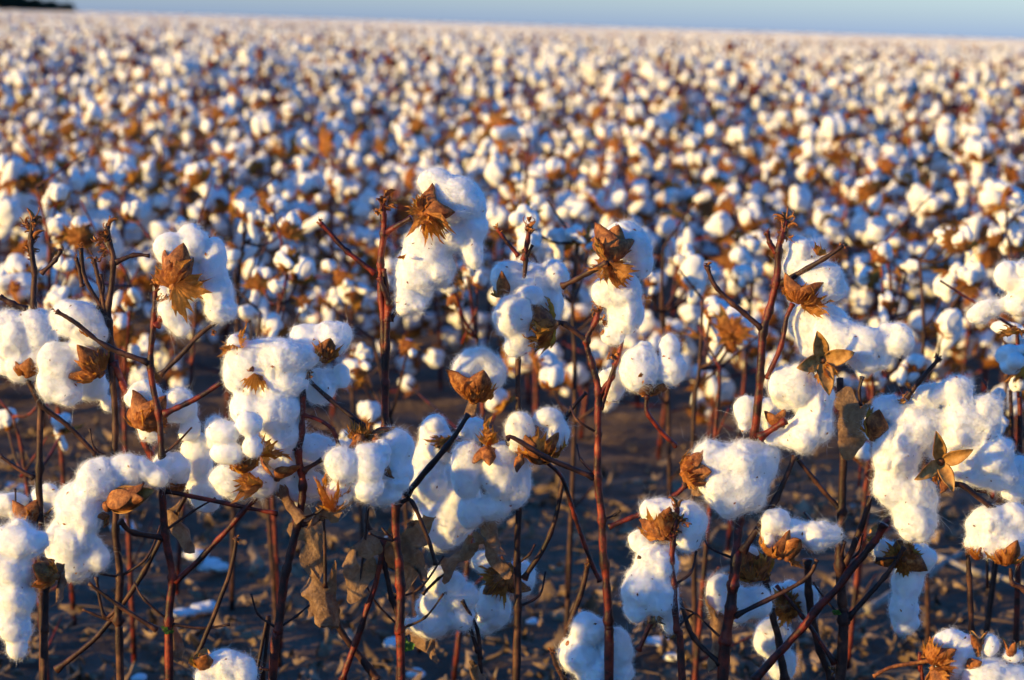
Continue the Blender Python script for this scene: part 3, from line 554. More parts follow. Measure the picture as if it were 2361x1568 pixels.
FRONT.append(dict(Y=1.99, label='tall purple-red stemmed cotton plant with bolls above an empty star-shaped husk',
 stem=[(1812,508),(1802,545),(1795,575),(1790,650),(1772,720),(1760,770),(1752,870),(1740,1000,16),(1722,1090,84),(1704,1200,40),(1697,1290,4),(1690,1350),(1685,1400),(1672,1480),(1666,1568)], r=(9,20),
 branches=[([(1944,566,-60),(1900,596,-50),(1800,655)],4,7),([(1630,615),(1650,660),(1690,700),(1756,757)],5,7),([(1768,534),(1775,560),(1790,582)],5,6,'stem'),([(1828,700),(1812,735),(1800,800),(1768,872)],5,6,'stem'),
           ([(1812,970,-30),(1752,1008,-10)],7,8,'stem'),
  ([(1560,1030,10),(1530,1000,6),(1495,958),(1490,936),(1492,912)],6,5,'stem'),([(1578,1118,-10),(1590,1095,-10)],5,5),([(1832,1050,10),(1790,1150,6),(1712,1272)],6,8),([(1884,1290,-10),(1850,1340),(1695,1420)],4,6),
           ([(1565,1380,10),(1600,1470,10),(1660,1530)],5,7),([(1948,1250,-30),(1940,1280)],3,3)],
 buds=[(1812,515,.1,-1,32),(1800,550,-.2,-.8,16),(1820,550,.7,.4,16),(1768,534,0,-1,10),(1630,614,.1,-1,14),(1944,566,.8,-.3,12),(1785,655,-.3,.4,14),(1697,1408,.8,.2,14),(1690,1420,-.3,-.2,12)],
 bolls=[dict(label='biggest round boll, cradled at its left by two curved husks', l=[(1645,1060,50,44,4),(1700,1065,54,44,-4),(1660,1115,56,48,-4),(1715,1120,52,48,0),(1690,1155,46,36,0),(1745,1050,44,40,20),(1765,1080,30,32,20),(1735,1150,30,26,8)], k=.012, fl=.0062, amp=.004,
              bur=[((1575,1090,-20),(1,-.15,.1),68,.2,dict(n=4,a0=1.15,a1=-.2,nb=3,W=.42,b0=1.5,b1=.4,bl=.9))]),
        dict(label='sideways boll stretched to the right of a bright orange husk', l=[(1790,1200,38,32),(1825,1225,40,30,4),(1890,1235,56,32,4,5),(1772,1235,20,36)], k=.007, bur=[((1800,1285,-24),(-.25,-1,.1),66,1.0,dict(n=2,a0=1.0,a1=.1,nb=1)),((1815,1290,-30),(.3,-1,-.1),56,2.2,dict(n=2,a0=.6,a1=.6,nb=2,b0=1.3,b1=1.7,bl=.8))]),
        dict(label='shaded boll behind the orange-lit stem, its husk turned up', l=[(1660,1370,34,50,110),(1700,1400,40,50,110),(1740,1390,40,40,110),(1720,1280,34,26,100)], fib=12, bur=[((1740,1335,40),(-.1,-.8,.7),70,.3,H(n=4,nb=3))]),
        dict(label='upper boll leaning right behind a dark branch', l=[(1855,575,34,32,24),(1835,620,34,40,26),(1890,640,56,42,-6),(1875,670,48,36,-6),(1930,665,30,28,-4,30)], k=.006, bur=[((1838,695,-28),(.25,-1,.15),60,.6,H(n=3,nb=3,a0=1.2)),((1848,702,-30),(1,-.15,.1),72,.6,dict(n=0,nb=2,b0=.25,b1=-.4)),((1888,590,-20),(.2,-1,0),30,.2,dict(n=0,nb=2,b0=.4,b1=.2,depth=.8))]),
        dict(label='torn boll drifting right above an empty star-shaped husk', l=[(1850,740,44,48,50),(1900,735,58,34,30),(1930,775,60,44,20),(1985,800,66,46),(2060,785,46,40,-4),(2010,830,50,34,-4),(1880,790,44,30,40)], k=.010, fl=.006, amp=.004,
              bur=[((1895,830,-56),(.15,.15,-1),64,.5,dict(n=4,a0=1.15,a1=1.45,nb=0,W=.30,cup=.3)),((1893,830,-40),(.1,1,-.1),64,.5,dict(n=0,nb=2,b0=.2,b1=.4,bl=1.0))]),
        dict(label='three-lobed sunlit boll below the star-shaped husk', l=[(1822,895,54,52),(1880,920,44,50,10),(1875,975,46,48,4),(1810,1010,50,28,6),(1845,1000,40,40,0)], k=.004, fl=.006, bur=[((1790,985,10),(-.1,-1,.2),44,.2,H(n=3,nb=0))]),
        dict(l=[(1720,950,30,44,50),(1775,960,36,44,60)], fib=14)],
 leaves=[((1600,1110,10),(.25,1,0),(.3,0,-1),36,dict(roll=4)),((1655,1420,80),(-.1,1,0),(0,0,-1),90,dict(roll=3.5,wr=.008))]))
FRONT.append(dict(Y=2.10, bark='branch', label='cotton plant with a dark forked stem at right, a brown dead leaf hanging beside it',
 stem=[(1936,872),(1942,960),(1944,1050),(1942,1180),(1936,1240),(1934,1300),(1942,1390),(1945,1430),(1938,1568)], r=(11,19),
 branches=[([(2038,1208,-20),(2020,1245,-20),(1975,1300,-20),(1880,1410,-20),(1800,1500,-20),(1740,1568,-20)],9,10,'stem'),([(2006,1145,-4),(1985,1220,-4),(1944,1308)],6,8),([(2085,1262,-6),(2040,1330,-4),(1955,1425)],5,7),([(2065,1286,-20),(2020,1290,-20)],3,4),
           ([(1832,1048,10),(1880,1110,6),(1938,1178)],5,6),([(1762,1330,20),(1780,1400,20),(1795,1480,20),(1810,1568,20)],7,9),([(1770,1340,-10),(1770,1300,-10),(1805,1270,-30)],5,5),([(1862,1290,50),(1866,1400,50),(1890,1500,50),(1918,1568,50)],9,10),
           ([(1790,1350,30),(1850,1420,20),(1925,1530)],4,6,'stem'),([(1988,868,-60),(1980,900,-60),(1984,935,-60)],4,4)],
 buds=[(1945,1310,.6,-.2,12),(1920,1545,-.4,-.3,14)],
 bolls=[dict(l=[(1810,1365,46,30,120),(1860,1390,24,46,120),(1780,1470,46,50,130),(1800,1530,40,40,130)], label='shaded boll with a round grey husk, cut by crossing branches', fib=12, bur=[((1815,1400,70),(-.1,.1,1),56,.3,H(n=3,nb=3,b0=1.2,b1=1.2))]),
        dict(label='narrow shaded tail of lint hanging straight down', l=[(2040,1270,32,30,60),(2110,1290,50,34,60),(2090,1340,36,50,60),(2086,1400,36,44,60),(2092,1440,34,26,60)], k=.007, fib=20, bur=[((2085,1290,10),(.05,-.2,.9),58,.3,H(n=3,nb=3,b0=1.2,b1=1.4,a0=1.3,a1=1.0)),((2030,1230,20),(-.5,-.2,.5),40,.3,dict(n=1,a0=.4,a1=.4,nb=1))])],
 leaves=[((1984,940,-70),(-.22,1,0),(-.1,0,-1),98,dict(roll=.7,wr=.0035,fold=.05))], green=[(1928,1412,10)]))
FRONT.append(dict(Y=2.02, bark='branch', label='cotton plant carrying the widest boll of all round an open orange star of husks',
 stem=[(2230,1250,90),(2235,1330,90),(2240,1450,90),(2242,1568,90)], r=(8,12),
 branches=[([(2168,1098,-70),(2190,1115,-70),(2225,1122,-70),(2290,1175,-50),(2361,1230,-30),(2440,1290,0)],6,8),([(2166,825,-20),(2145,850,-20),(2120,880,-20),(2090,918,-10)],5,6),([(2245,1128,60),(2290,1135,60)],6,8,'stem')],
 buds=[(2166,825,.8,-.2,14),(2092,912,-.2,.3,22)],
 bolls=[dict(label='widest boll, a broad cloud of lint round an open star-shaped husk', l=[(2060,945,44,36,20),(2140,915,42,36,16),(2205,905,42,38,16),(2120,985,84,60,14),(2070,1040,60,70,10),(2060,1120,44,50,6),(2110,1150,58,66,0),(2110,1200,50,56,-6),(2240,980,66,60,0),(2275,945,36,30,-4),(2270,1050,60,58,0),(2230,1090,60,40,0),(2170,1020,60,50,20),(2300,1090,40,36,0)], k=.008, fl=.007, amp=.005,
              bur=[((2168,1065,-72),(.1,.1,-1),70,.75,dict(n=4,a0=1.0,a1=1.3,nb=0,W=.24,cup=.35)),((2172,1085,-70),(.3,.9,-.1),50,.75,dict(n=2,a0=.3,a1=.8,nb=1,W=.3))]),
        dict(l=[(2340,1120,34,46,40),(2350,1075,30,26,40)], fib=20),
        dict(l=[(2022,975,30,42,50)], fib=10, bur=[((2012,1012,0),(.3,-1,.1),66,.4,H(n=2,nb=2,b0=.3))])]))
FRONT.append(dict(Y=2.0, bark='branch', label='cotton plant cut by the right edge, its low boll in a glossy orange husk',
 stem=[(2330,1310,20),(2335,1345,20),(2361,1360,20),(2400,1420,20),(2420,1568,20)], r=(6,14),
 branches=[([(2370,1250,40),(2372,1300,40),(2380,1400,30)],6,8)],
 bolls=[dict(l=[(2280,1210,52,44,4),(2340,1200,46,40,10),(2270,1250,44,36),(2330,1250,50,40,-4)], bur=[((2320,1300,-24),(.05,-1,.1),62,.3,dict(n=4,a0=1.3,a1=-.1,nb=2,W=.44,b0=1.5,b1=.4)),((2260,1285,-10),(-.2,-1,.1),50,1.1,H(n=2,nb=1))])]))
FRONT.append(dict(Y=2.0, bark='branch', label='cotton plant at the right edge, high up, a pointed lock of lint reaching left',
 stem=[(2362,748,10),(2380,800,10),(2392,1000,10),(2395,1300,10),(2400,1568,10)], r=(7,13),
 bolls=[dict(l=[(2325,635,36,40),(2365,650,46,50),(2290,712,48,26,0,-8),(2345,705,42,34),(2255,728,22,12,0,-10)], k=.008, bur=[((2355,760,-20),(.1,-1,.1),50,.4,dict(n=0,nb=3,b0=1.6,b1=2.3,depth=.7))])]))
FRONT.append(dict(Y=1.84, label='low cotton plant in the bottom right corner with several sunlit husks',
 stem=[(2120,1548,10),(2130,1600,10)], r=(5,7),
 branches=[([(2014,1560),(2050,1540),(2100,1530),(2150,1522)],4,5,'bur')],
 bolls=[dict(l=[(2190,1480,40,26,20),(2235,1500,44,34,20),(2190,1530,40,40,30)], bur=[((2150,1528,-10),(.6,-.8,.1),58,.3,H(n=3,nb=3)),((2150,1540,-10),(.6,.9,0),58,.3,dict(n=1,a0=.3,a1=.5,nb=2,b0=.2,b1=.5))]),
        dict(l=[(2285,1490,26,30,10),(2330,1510,24,20,10)], amp=.002, bur=[((2255,1510,0),(-.1,-1,0),54,.3,dict(n=3,a0=.2,a1=.5,nb=0,W=.25)),((2330,1520,0),(.1,-1,0),46,.9,dict(n=3,a0=.6,a1=.4,nb=0,W=.25))]),
        dict(l=[(2280,1560,64,44),(2340,1570,50,40)], amp=.0025, bur=[((2230,1540,0),(.6,-.5,0),40,.2,H(n=2,nb=0))])]))
FRONT.append(dict(Y=1.9, bark='branch', label='low cotton plant at bottom edge, left, only its round boll and one orange husk showing',
 stem=[(520,1590,10),(525,1640,10)], r=(6,8),
 bolls=[dict(l=[(520,1535,50,44),(560,1550,40,40),(490,1560,40,34),(525,1570,60,40)], k=.003, amp=.0035, bur=[((465,1545,-10),(.15,-1,.1),56,.3,H(n=2,nb=1))])]))
for D_ in FRONT: front_plant(D_)
# ------------------------------------------------------------------ plants of the rows behind
def boll_protos(n, h, ax_down):
    out = []
    for s in range(n):
        rg = random.Random(500 + s); lobes = []; k = rg.choice([3, 4, 4, 5]); I3 = np.eye(3)
        for j in range(k):
            f = 6.283 * j / k + rg.uniform(-.3, .3); r = rg.uniform(.011, .016)
            lobes.append((np.array([math.cos(f) * .013, math.sin(f) * .013, rg.uniform(.008, .018)]), np.array([r, r, r * rg.uniform(1.2, 1.7)]), I3))
        if s % 3 != 0:                                     # lint pulled out and hanging
            f = rg.uniform(0, 6.28); z = .008
            for j in range(rg.choice([1, 2, 3])):
                z -= rg.uniform(.012, .02); lobes.append((np.array([math.cos(f) * .02, math.sin(f) * .02, z]), np.array([.011, .011, rg.uniform(.013, .022)]), I3))
        mb = MB(); fluff(mb, lobes, 700 + s, h=h, amp=.0052, k=.005 if s % 3 else .0015, fib=0)
        bm = MB(); S_ = .034; A = np.array([1., 0, 0]); B = np.array([0, 1., 0]); Z = np.array([0, 0, 1.]); b = np.array([0, 0, -.016])
        for j in range(4):
            f = 1.57 * j + .4; carpel(bm, b, Z, A * math.cos(f) + B * math.sin(f), S_, S_ * .42, 1.2, rg.uniform(-.1, .9), seed=s * 4 + j, nu=6, nv=4)
        for j in range(3):
            f = 2.1 * j + s; bract(bm, b, Z, A * math.cos(f) + B * math.sin(f), S_ * 1.2, 1.4, rg.uniform(-.2, 2.2), seed=s * 3 + j, teeth=5, nu=5, mi=2)
        out.append((mb.mesh('boll', ['cottonfar']), bm.mesh('bur', ['bur', 'burin', 'bract'])))
    return out
PB = boll_protos(12, .0032, True)
ROW2 = [  # distance, stem top, further stem points, bolls (x, y, radius)
 (3.5, [(85,430),(112,560),(118,720)], [(130,455,30),(50,630,38),(40,665,34),(145,535,36),(190,540,38),(135,690,32)], 'blurred cotton plant behind the left budding tip'),
 (3.3, [(232,560),(300,660),(285,900)], [(285,715,36),(275,760,36),(300,690,28),(150,600,25),(300,830,30)], 'blurred cotton plant seen between the two leftmost dark stems'),
 (3.6, [(578,458),(562,560),(548,700)], [(560,492,26),(592,510,26),(628,478,28),(628,520,27),(665,528,32),(540,585,34)], 'blurred red-stemmed cotton plant with a sunlit cluster of small bolls'),
 (3.4, [(650,560),(645,700),(620,900)], [(665,600,34),(690,635,38),(600,650,34),(640,650,25)], 'blurred cotton plant with a drooping boll just left of the leaning forked twig'),
 (4.0, [(800,640),(805,800)], [(770,690,25),(815,680,30),(790,640,22),(760,620,20)], 'blurred cotton plant with small bolls left of the tall central stem'),
 (3.4, [(860,780),(900,960),(925,1080)], [(832,818,26),(824,855,26),(940,800,22),(855,960,34),(880,1000,26)], 'blurred cotton plant behind the foot of the tall central stem'),
 (3.2, [(1070,590),(1100,780),(1110,1000)], [(1040,640,34),(1048,690,24),(1100,648,24),(1080,620,20),(1150,930,34)], 'blurred cotton plant under the highest boll'),
 (3.2, [(1330,560),(1320,700),(1325,960)], [(1205,505,38),(1215,560,30),(1290,560,30),(1335,545,28),(1360,560,26),(1250,840,36),(1270,880,34)], 'blurred cotton plant right of the highest boll with a sunlit top'),
 (3.5, [(1530,570),(1525,720),(1540,900)], [(1585,600,36),(1592,645,42),(1625,630,30),(1500,650,20)], 'blurred cotton plant with an orange stem top right of the fringed bract'),
 (3.1, [(1620,690),(1612,850),(1598,1010)], [(1640,715,34),(1640,765,44),(1690,755,40),(1690,790,30)], 'blurred cotton plant left of the tall purple-red stem'),
 (3.0, [(1660,850),(1650,1000)], [(1250,800,0.1)], 'blurred bare cotton stem left of the tall purple-red stem'),
 (4.1, [(1720,560),(1730,700)], [(1700,600,30),(1712,640,26),(1740,630,26),(1735,560,26)], 'blurred cotton plant just left of the topmost bud at right'),
 (3.6, [(2040,560),(2050,760)], [(2030,590,30),(2010,640,28),(2060,650,28),(2095,612,22),(2050,700,26)], 'blurred cotton plant right of the leaning upper boll'),
 (3.4, [(2120,600),(2130,760),(2128,900)], [(2192,553,32),(2222,562,30),(2185,645,36),(2235,645,36),(2180,755,36)], 'blurred cotton plant with paired bolls stacked two by two at right'),
 (3.9, [(2320,520),(2330,700)], [(2300,550,26),(2340,560,26),(2325,500,26),(2325,455,30)], 'blurred cotton plant above the pointed lock at the right edge'),
 (3.3, [(2000,820),(2010,960)], [(1905,865,26),(2000,865,30),(2018,885,24),(2105,845,26),(2092,870,24),(1980,1050,26)], 'blurred cotton plant behind the empty star-shaped husk'),
 (2.5, [(2345,760),(2350,900),(2350,1200)], [(2335,780,40),(2345,830,40),(2350,870,28)], 'slightly blurred cotton plant with stacked cream bolls at the right edge'),
 (3.0, [(30,960),(60,1100)], [(15,975,32),(150,985,30),(110,900,26)], 'blurred shaded cotton plant low at the left edge'),
 (2.5, [(2330,900),(2320,1100)], [(2310,985,30),(2290,930,26)], 'shaded cotton plant peeping out behind the widest boll'),
 (3.3, [(600,720),(600,900)], [(575,725,24),(630,760,26),(560,790,24),(700,700,22),(800,1010,26)], 'blurred shaded cotton plant left of the curled dark bracts'),
 (3.7, [(460,500),(455,640)], [(455,560,28),(475,600,30),(300,490,27),(430,520,24)], 'blurred cotton plant behind the orange husk boll'),
]
def put_boll(root, proto, loc, sc, rg, parts=True):
    b = link('boll', proto[0], root); b.location = loc; b.scale = (sc,) * 3
    b.rotation_euler = (rg.gauss(0, .7), rg.gauss(0, .7), rg.uniform(0, 6.28))
    if rg.random() < .25: b.rotation_euler.x += 2.6
    if parts: link('bur', proto[1], b)
for Y, st, bl, lab in ROW2:
    rg = random.Random(int(Y * 100 + st[0][0])); k = px(Y)
    pts = [P(x, y, Y) for x, y in st]; g = pts[-1].copy(); g[2] = 0; g[0] += rg.uniform(-.04, .04)
    root = link('cotton_plant', None, None, Vector(g)); tag(root, lab, 'cotton plant', 'cotton plants of the second row')
    mb = MB(); tube(mb, pts + [g + np.array([0, 0, -.01])], .0022, .0045, 7, 1, .1, sub=6)
    for x, y, r in bl:
        q = P(x, y, Y + rg.uniform(-.08, .08))
        if r > 1:
            j = min(pts, key=lambda t: abs(t[2] - (q[2] - .08))); tube(mb, [j, (j + q) / 2 + np.array([0, 0, -.015]), q], .0025, .002, 5, 1, .1, sub=3)
            put_boll(root, PB[rg.randrange(12)], Vector(q - g), r * k / .030, rg)
    for i in range(5):                                     # dead twigs and bare side shoots
        a = pts[0] * (1 - i / 5) + g * i / 5; d = np.array([rg.uniform(-.09, .09), rg.uniform(-.05, .05), rg.uniform(.03, .09)]); tube(mb, [a, a + d * .6, a + d], .002, .0013, 5, 1, .1, sub=2)
    link('stem', mb.mesh('stem', [rg.choice(['stem', 'branch'])], g), root)

def plant_layout(seed):
    rg = random.Random(seed); Hh = rg.uniform(.56, .72); lean = (rg.uniform(-.05, .05), rg.uniform(-.05, .05))
    st = [np.array([lean[0] * t + rg.uniform(-.008, .008) * (t > 0), lean[1] * t, Hh * t]) for t in np.linspace(0, 1, 6)]
    br = []; bo = []
    for i in range(rg.choice([13, 14, 15])):
        t = .16 + .82 * (i + rg.random()) / 15; a = np.array([lean[0] * t, lean[1] * t, Hh * t]); f = i * 2.4 + rg.uniform(-.5, .5)
        L = rg.uniform(.03, .13) * (1.25 - .55 * t); e = a + np.array([math.cos(f) * L, math.sin(f) * L, rg.uniform(-.01, .05)])
        br.append([a, (a + e) / 2 + np.array([0, 0, -.008]), e]); bo.append((e, rg.uniform(.8, 1.28), rg.randrange(12)))
    return st, br, bo
def stem_mesh(st, br, sides=6, bare=4, seed=0, leaves=3, tip=True):
    rg = random.Random(seed); mb = MB(); tube(mb, st, .0055, .0028, sides, 1, .1, sub=2)
    for b in br: tube(mb, b, .0028, .002, 4, 1, .05, sub=2)
    for i in range(bare):
        a = st[rg.choice([3, 4, 5])]; d = np.array([rg.uniform(-.07, .07), rg.uniform(-.07, .07), rg.uniform(.03, .08)]); tube(mb, [a, a + d], .002, .0013, 4, 1, .05, sub=2)
    for i in range(leaves):
        a = st[rg.choice([2, 3, 4, 5])] + np.array([rg.uniform(-.03, .03), rg.uniform(-.03, .03), rg.uniform(-.02, .03)])
        leafmesh(mb, a, np.array([rg.uniform(-1, 1), rg.uniform(-1, 1), -.6]), np.array([rg.uniform(-1, 1), -1, .1]), rg.uniform(.012, .024), seed=seed + i, roll=3, nu=4, nth=9, wr=.003, mi=1)
    return mb
NV = 10; PROTO = []
for s in range(NV):
    st, br, bo = plant_layout(40 + s); PROTO.append((stem_mesh(st, br, seed=s).mesh('stem', ['stem', 'bract']), bo))
LABMID = 'blurred cotton plant in the crowded rows behind the second row'
GRPMID = 'cotton plants of the crowded rows'
def boll_arrays(proto):
    out = []
    for me in proto:
        V = np.zeros(len(me.vertices) * 3, np.float32); me.vertices.foreach_get('co', V); V = V.reshape(-1, 3)
        F = np.zeros(len(me.loops), np.int32); me.loops.foreach_get('vertex_index', F); mi = np.zeros(len(me.polygons), np.int32); me.polygons.foreach_get('material_index', mi)
        out.append((V, F.reshape(-1, 4), mi))
    return out
def rotm(rg):
    from mathutils import Euler
    e = [rg.gauss(0, .7), rg.gauss(0, .7), rg.uniform(0, 6.28)]
    if rg.random() < .25: e[0] += 2.6
    return np.array(Euler(e).to_matrix())
PBL = boll_protos(8, .0048, True); ARR = [boll_arrays(p) for p in PBL]
SOLO = []
for s in range(NV):                                        # one-mesh plants for the rows where parts no longer show
    rg = random.Random(900 + s); st, br, bo = plant_layout(60 + s); mb = stem_mesh(st, br, 4, 3, s, 3)
    for q in range(len(mb.m)): mb.m[q] = mb.m[q] * 0 + np.where(mb.m[q] == 1, 3, 4)
    for p, sc, j in bo:
        A = rotm(rg) * sc; c = ARR[j % 8]
        mb.add(c[0][0] @ A.T + p, c[0][1], 0)
        b0 = mb.n; mb.v.append(c[1][0] @ A.T + p); mb.f.append(c[1][1] + b0); mb.m.append(c[1][2] + 1); mb.n += len(c[1][0])
    SOLO.append(mb.mesh('cotton_plant', ['cottonfar', 'bur', 'burin', 'bract', 'stem']))
rg = random.Random(7)
rows = [5.15, 5.8, 6.5, 7.3, 8.1, 8.9, 9.7, 10.5]
nin = 0; far_rows = []
for ri, Yr in enumerate(rows):
    half = .236 * Yr + .12; x = -half - (1.9 if ri < 3 else 1.0) + rg.random() * .1
    while x < half + .8:
        Y = Yr + rg.uniform(-.16, .16); inv = abs(x) < half
        if rg.random() < .06: x += .2; continue
        sc = rg.uniform(.93, 1.12) * (1.03 if x > 0 else 1)
        if inv and Yr < 6.0:
            me, bo = PROTO[rg.randrange(NV)]
            root = link('cotton_plant', None, None, (x, Y, 0)); tag(root, LABMID, 'cotton plant', GRPMID)
            link('stem', me, root)
            for p, s2, j in bo: put_boll(root, PB[j], Vector(p), s2, rg)
        else:
            root = link('cotton_plant', SOLO[rg.randrange(NV)], None, (x, Y, 0)); tag(root, LABMID, 'cotton plant', GRPMID)
        root.rotation_euler.z = rg.uniform(0, 6.28); root.scale = (sc,) * 3
        nin += inv; x += rg.uniform(.11, .19) * (1 if Yr < 8 else 1.15)
# unseen plants beside the picture, left ones added to shade front row and soil
for Yr, x0, x1, hs, gap in ((2.05, -3.6, -.64, .55, .22), (1.45, -.88, -.62, .95, .05), (1.33, -1.04, -.82, .92, .07), (1.1, -4.2, -1.9, .55, .25), (3.3, -3.2, -1.0, .75, .2), (2.05, .66, 1.6, 1, .25), (3.3, 1.0, 1.9, .9, .25)):
    x = x0
    while x < x1:
        root = link('cotton_plant', SOLO[rg.randrange(NV)], None, (x, Yr + rg.uniform(-.1, .1) * (0.2 if hs in (.95, .92) else 1), 0)); root.rotation_euler.z = rg.uniform(0, 6.28)
        root.scale = (rg.uniform(.92, 1.06) * hs,) * 3
        tag(root, 'unseen cotton plant added beside the picture, near the front rows', 'cotton plant', 'cotton plants beside the picture'); x += gap * rg.uniform(.7, 1.3)

# ------------------------------------------------------------------ the far field: one mass
def ico(sub):
    import bmesh
    bm = bmesh.new(); bmesh.ops.create_icosphere(bm, subdivisions=sub, radius=1); bm.verts.ensure_lookup_table()
    V = np.array([v.co[:] for v in bm.verts]); F = np.array([[v.index for v in f.verts] for f in bm.faces]); bm.free(); return V, F
def scatter(mb, shape, C, Rr, rng, mi, squash=.35):
    V, F = shape; n = len(C)
    a = rng.random(n) * 6.283; sc = Rr[:, None] * (1 + squash * rng.uniform(-1, 1, (n, 3)))
    W_ = V[None] * sc[:, None] * (1 + .26 * rng.normal(0, 1, (n, len(V), 1)))
    x = W_[..., 0] * np.cos(a)[:, None] - W_[..., 1] * np.sin(a)[:, None]; y = W_[..., 0] * np.sin(a)[:, None] + W_[..., 1] * np.cos(a)[:, None]
    W_ = np.stack([x, y, W_[..., 2]], -1) + C[:, None]
    mb.add(W_.reshape(-1, 3), (F[None] + (np.arange(n) * len(V))[:, None, None]).reshape(-1, F.shape[1]), mi)
rng = np.random.default_rng(5); I1, I2 = ico(1), ico(2); prism = (np.array([[-1, 0, -1], [1, 0, -1], [0, 1, -1], [-1, 0, 1], [1, 0, 1], [0, 1, 1.]]), np.array([[0, 1, 4, 3], [1, 2, 5, 4], [2, 0, 3, 5]]))
mb = MB()
def area_pts(y0, y1, dens, margin=1.5, power=1.0):
    yy = np.linspace(y0, y1, 400); wgt = (.236 * yy * 2 + 2 * margin) * dens(yy); n = int(float(np.sum((wgt[1:] + wgt[:-1]) * .5) * (yy[1] - yy[0]))); c = np.cumsum(wgt); c /= c[-1]
    Y = np.interp(rng.random(n), c, yy); X = rng.uniform(-1, 1, n) * (.236 * Y + margin); return X, Y
def rowed(Y, s=.9, k=.22): return (np.floor(Y / s) + .5) * s + rng.normal(0, k, len(Y))
# 11 - 26 m: plants with stems, husks and bolls
X, Y = area_pts(11.2, 26, lambda y: 7.5 + 0 * y); Y = rowed(Y); n = len(X); hh = rng.uniform(.6, .80, n)
scatter_C = np.stack([X, Y, hh / 2], 1); V, F = prism
W_ = V[None] * np.stack([np.full(n, .004), np.full(n, .004), hh / 2], 1)[:, None] + scatter_C[:, None]
mb.add(W_.reshape(-1, 3), (F[None] + (np.arange(n) * 6)[:, None, None]).reshape(-1, 4), 2)
def bolls_for(X, Y, hh, per, lo, shape, r0, r1, mi=0, spread=.08, sq=.35):
    k = len(X) * per; i = rng.integers(0, len(X), k); t = rng.uniform(lo, 1.02, k); f = rng.random(k) * 6.283; L = rng.uniform(.01, spread, k)
    C = np.stack([X[i] + np.cos(f) * L, Y[i] + np.sin(f) * L, hh[i] * t], 1); scatter(mb, shape, C, rng.uniform(r0, r1, k), rng, mi, sq); return C
C = bolls_for(X, Y, hh, 8, .45, I2, .018, .030); scatter(mb, I2, C + rng.normal(0, .018, C.shape), rng.uniform(.014, .026, len(C)), rng, 0)
bolls_for(X, Y, hh, 4, .5, I1, .010, .022, 4, sq=.6); bolls_for(X, Y, hh, 4, .3, I1, .015, .035, 2, sq=.6)
# 26 - 70 m
X, Y = area_pts(26, 70, lambda y: 7 + 0 * y, 2.5); Y = rowed(Y); hh = rng.uniform(.6, .80, len(X))
bolls_for(X, Y, hh, 7, .6, I1, .022, .042, 0); bolls_for(X, Y, hh, 3, .5, I1, .014, .026, 4, sq=.6); bolls_for(X, Y, hh, 2, .5, I1, .02, .04, 3, sq=.6)
# 70 - 1500 m: only the tops show
for y0, y1, dn, r in ((70, 160, 7, .05), (160, 400, 1.6, .09), (400, 1500, .12, .22)):
    X, Y = area_pts(y0, y1, lambda y: dn + 0 * y, 6); zz = rng.uniform(.55, .80, len(X))
    scatter(mb, I1, np.stack([X, Y, zz], 1), rng.uniform(.5, 1.0, len(X)) * r, rng, 0, .4)
    X, Y = area_pts(y0, y1, lambda y: dn * 1.3 + 0 * y, 6); scatter(mb, I1, np.stack([X, Y, rng.uniform(.5, .76, len(X))], 1), rng.uniform(.4, .9, len(X)) * r, rng, 4, .5)
ff = link('cotton_field', mb.mesh('cotton_field', ['cottonfar', 'bur', 'stem', 'stem', 'bract']))
tag(ff, 'far mass of cotton plants blurring together up to the horizon', 'cotton field', None, 'stuff')

# ------------------------------------------------------------------ ground, litter, fallen lint, far trees
gx = np.concatenate([-np.geomspace(3000, 4, 24), np.linspace(-3.9, 3.9, 157), np.geomspace(4, 3000, 24)])
gy = np.concatenate([[-40, -10, -3, -1], np.linspace(0, 9, 180), np.geomspace(9.2, 5000, 40)])
GX, GY = np.meshgrid(gx, gy, indexing='ij'); pp = np.stack([GX, GY, 0 * GX], -1)
rowh = .02 * np.cos((GY - 3.4) * 2 * np.pi / .9)
GZ = np.where((np.abs(GX) < 4) & (GY < 9.1), .016 * fbm(pp * 3, 3, 2) + .010 * fbm(pp * 14, 4, 3) + 0 * rowh, 0) - .012
mb = MB(); mb.add(np.stack([GX, GY, GZ], -1).reshape(-1, 3), grid_faces(len(gx), len(gy), True), 0)
tag(link('ground', mb.mesh('ground', ['soil'])), kind='structure')
mb = MB(); rg = random.Random(3)
for i in range(3300):
    Y = rg.choice([rg.gauss(3.45, .22), rg.gauss(4.4, .25), rg.uniform(2.6, 5.2), rg.gauss(2.1, .25), rg.gauss(2.95, .12)]); x = rg.uniform(-1, 1) * (.25 * Y + .5); a = rg.uniform(0, 6.28)
    leafmesh(mb, np.array([x, Y, rg.uniform(.0, .025)]), np.array([math.cos(a), math.sin(a), rg.uniform(-.1, .5)]), np.array([0, 0, 1.]), rg.uniform(.012, .036), seed=i, roll=rg.uniform(2.5, 7), wr=.008, nu=5, nth=13, fold=rg.uniform(-.3, .6))
for i in range(420):
    Y = rg.choice([rg.gauss(3.4, .3), rg.gauss(4.4, .3), rg.uniform(2.5, 5.0), rg.gauss(2.9, .25)]); x = rg.uniform(-1, 1) * (.25 * Y + .4); a = rg.uniform(0, 6.28); L_ = rg.uniform(.03, .14)
    q = np.array([x, Y, rg.uniform(.004, .02)]); d_ = np.array([math.cos(a), math.sin(a), rg.uniform(-.02, .12)]) * L_
    tube(mb, [q, q + d_ * .5 + np.array([rg.uniform(-.01, .01), rg.uniform(-.01, .01), rg.uniform(0, .012)]), q + d_], rg.uniform(.001, .0025), .001, 5, i, .1, sub=3)
tag(link('leaf_litter', mb.mesh('leaf_litter', ['litter'])), 'curled dead leaves littering the bare soil', 'leaf litter', None, 'stuff')
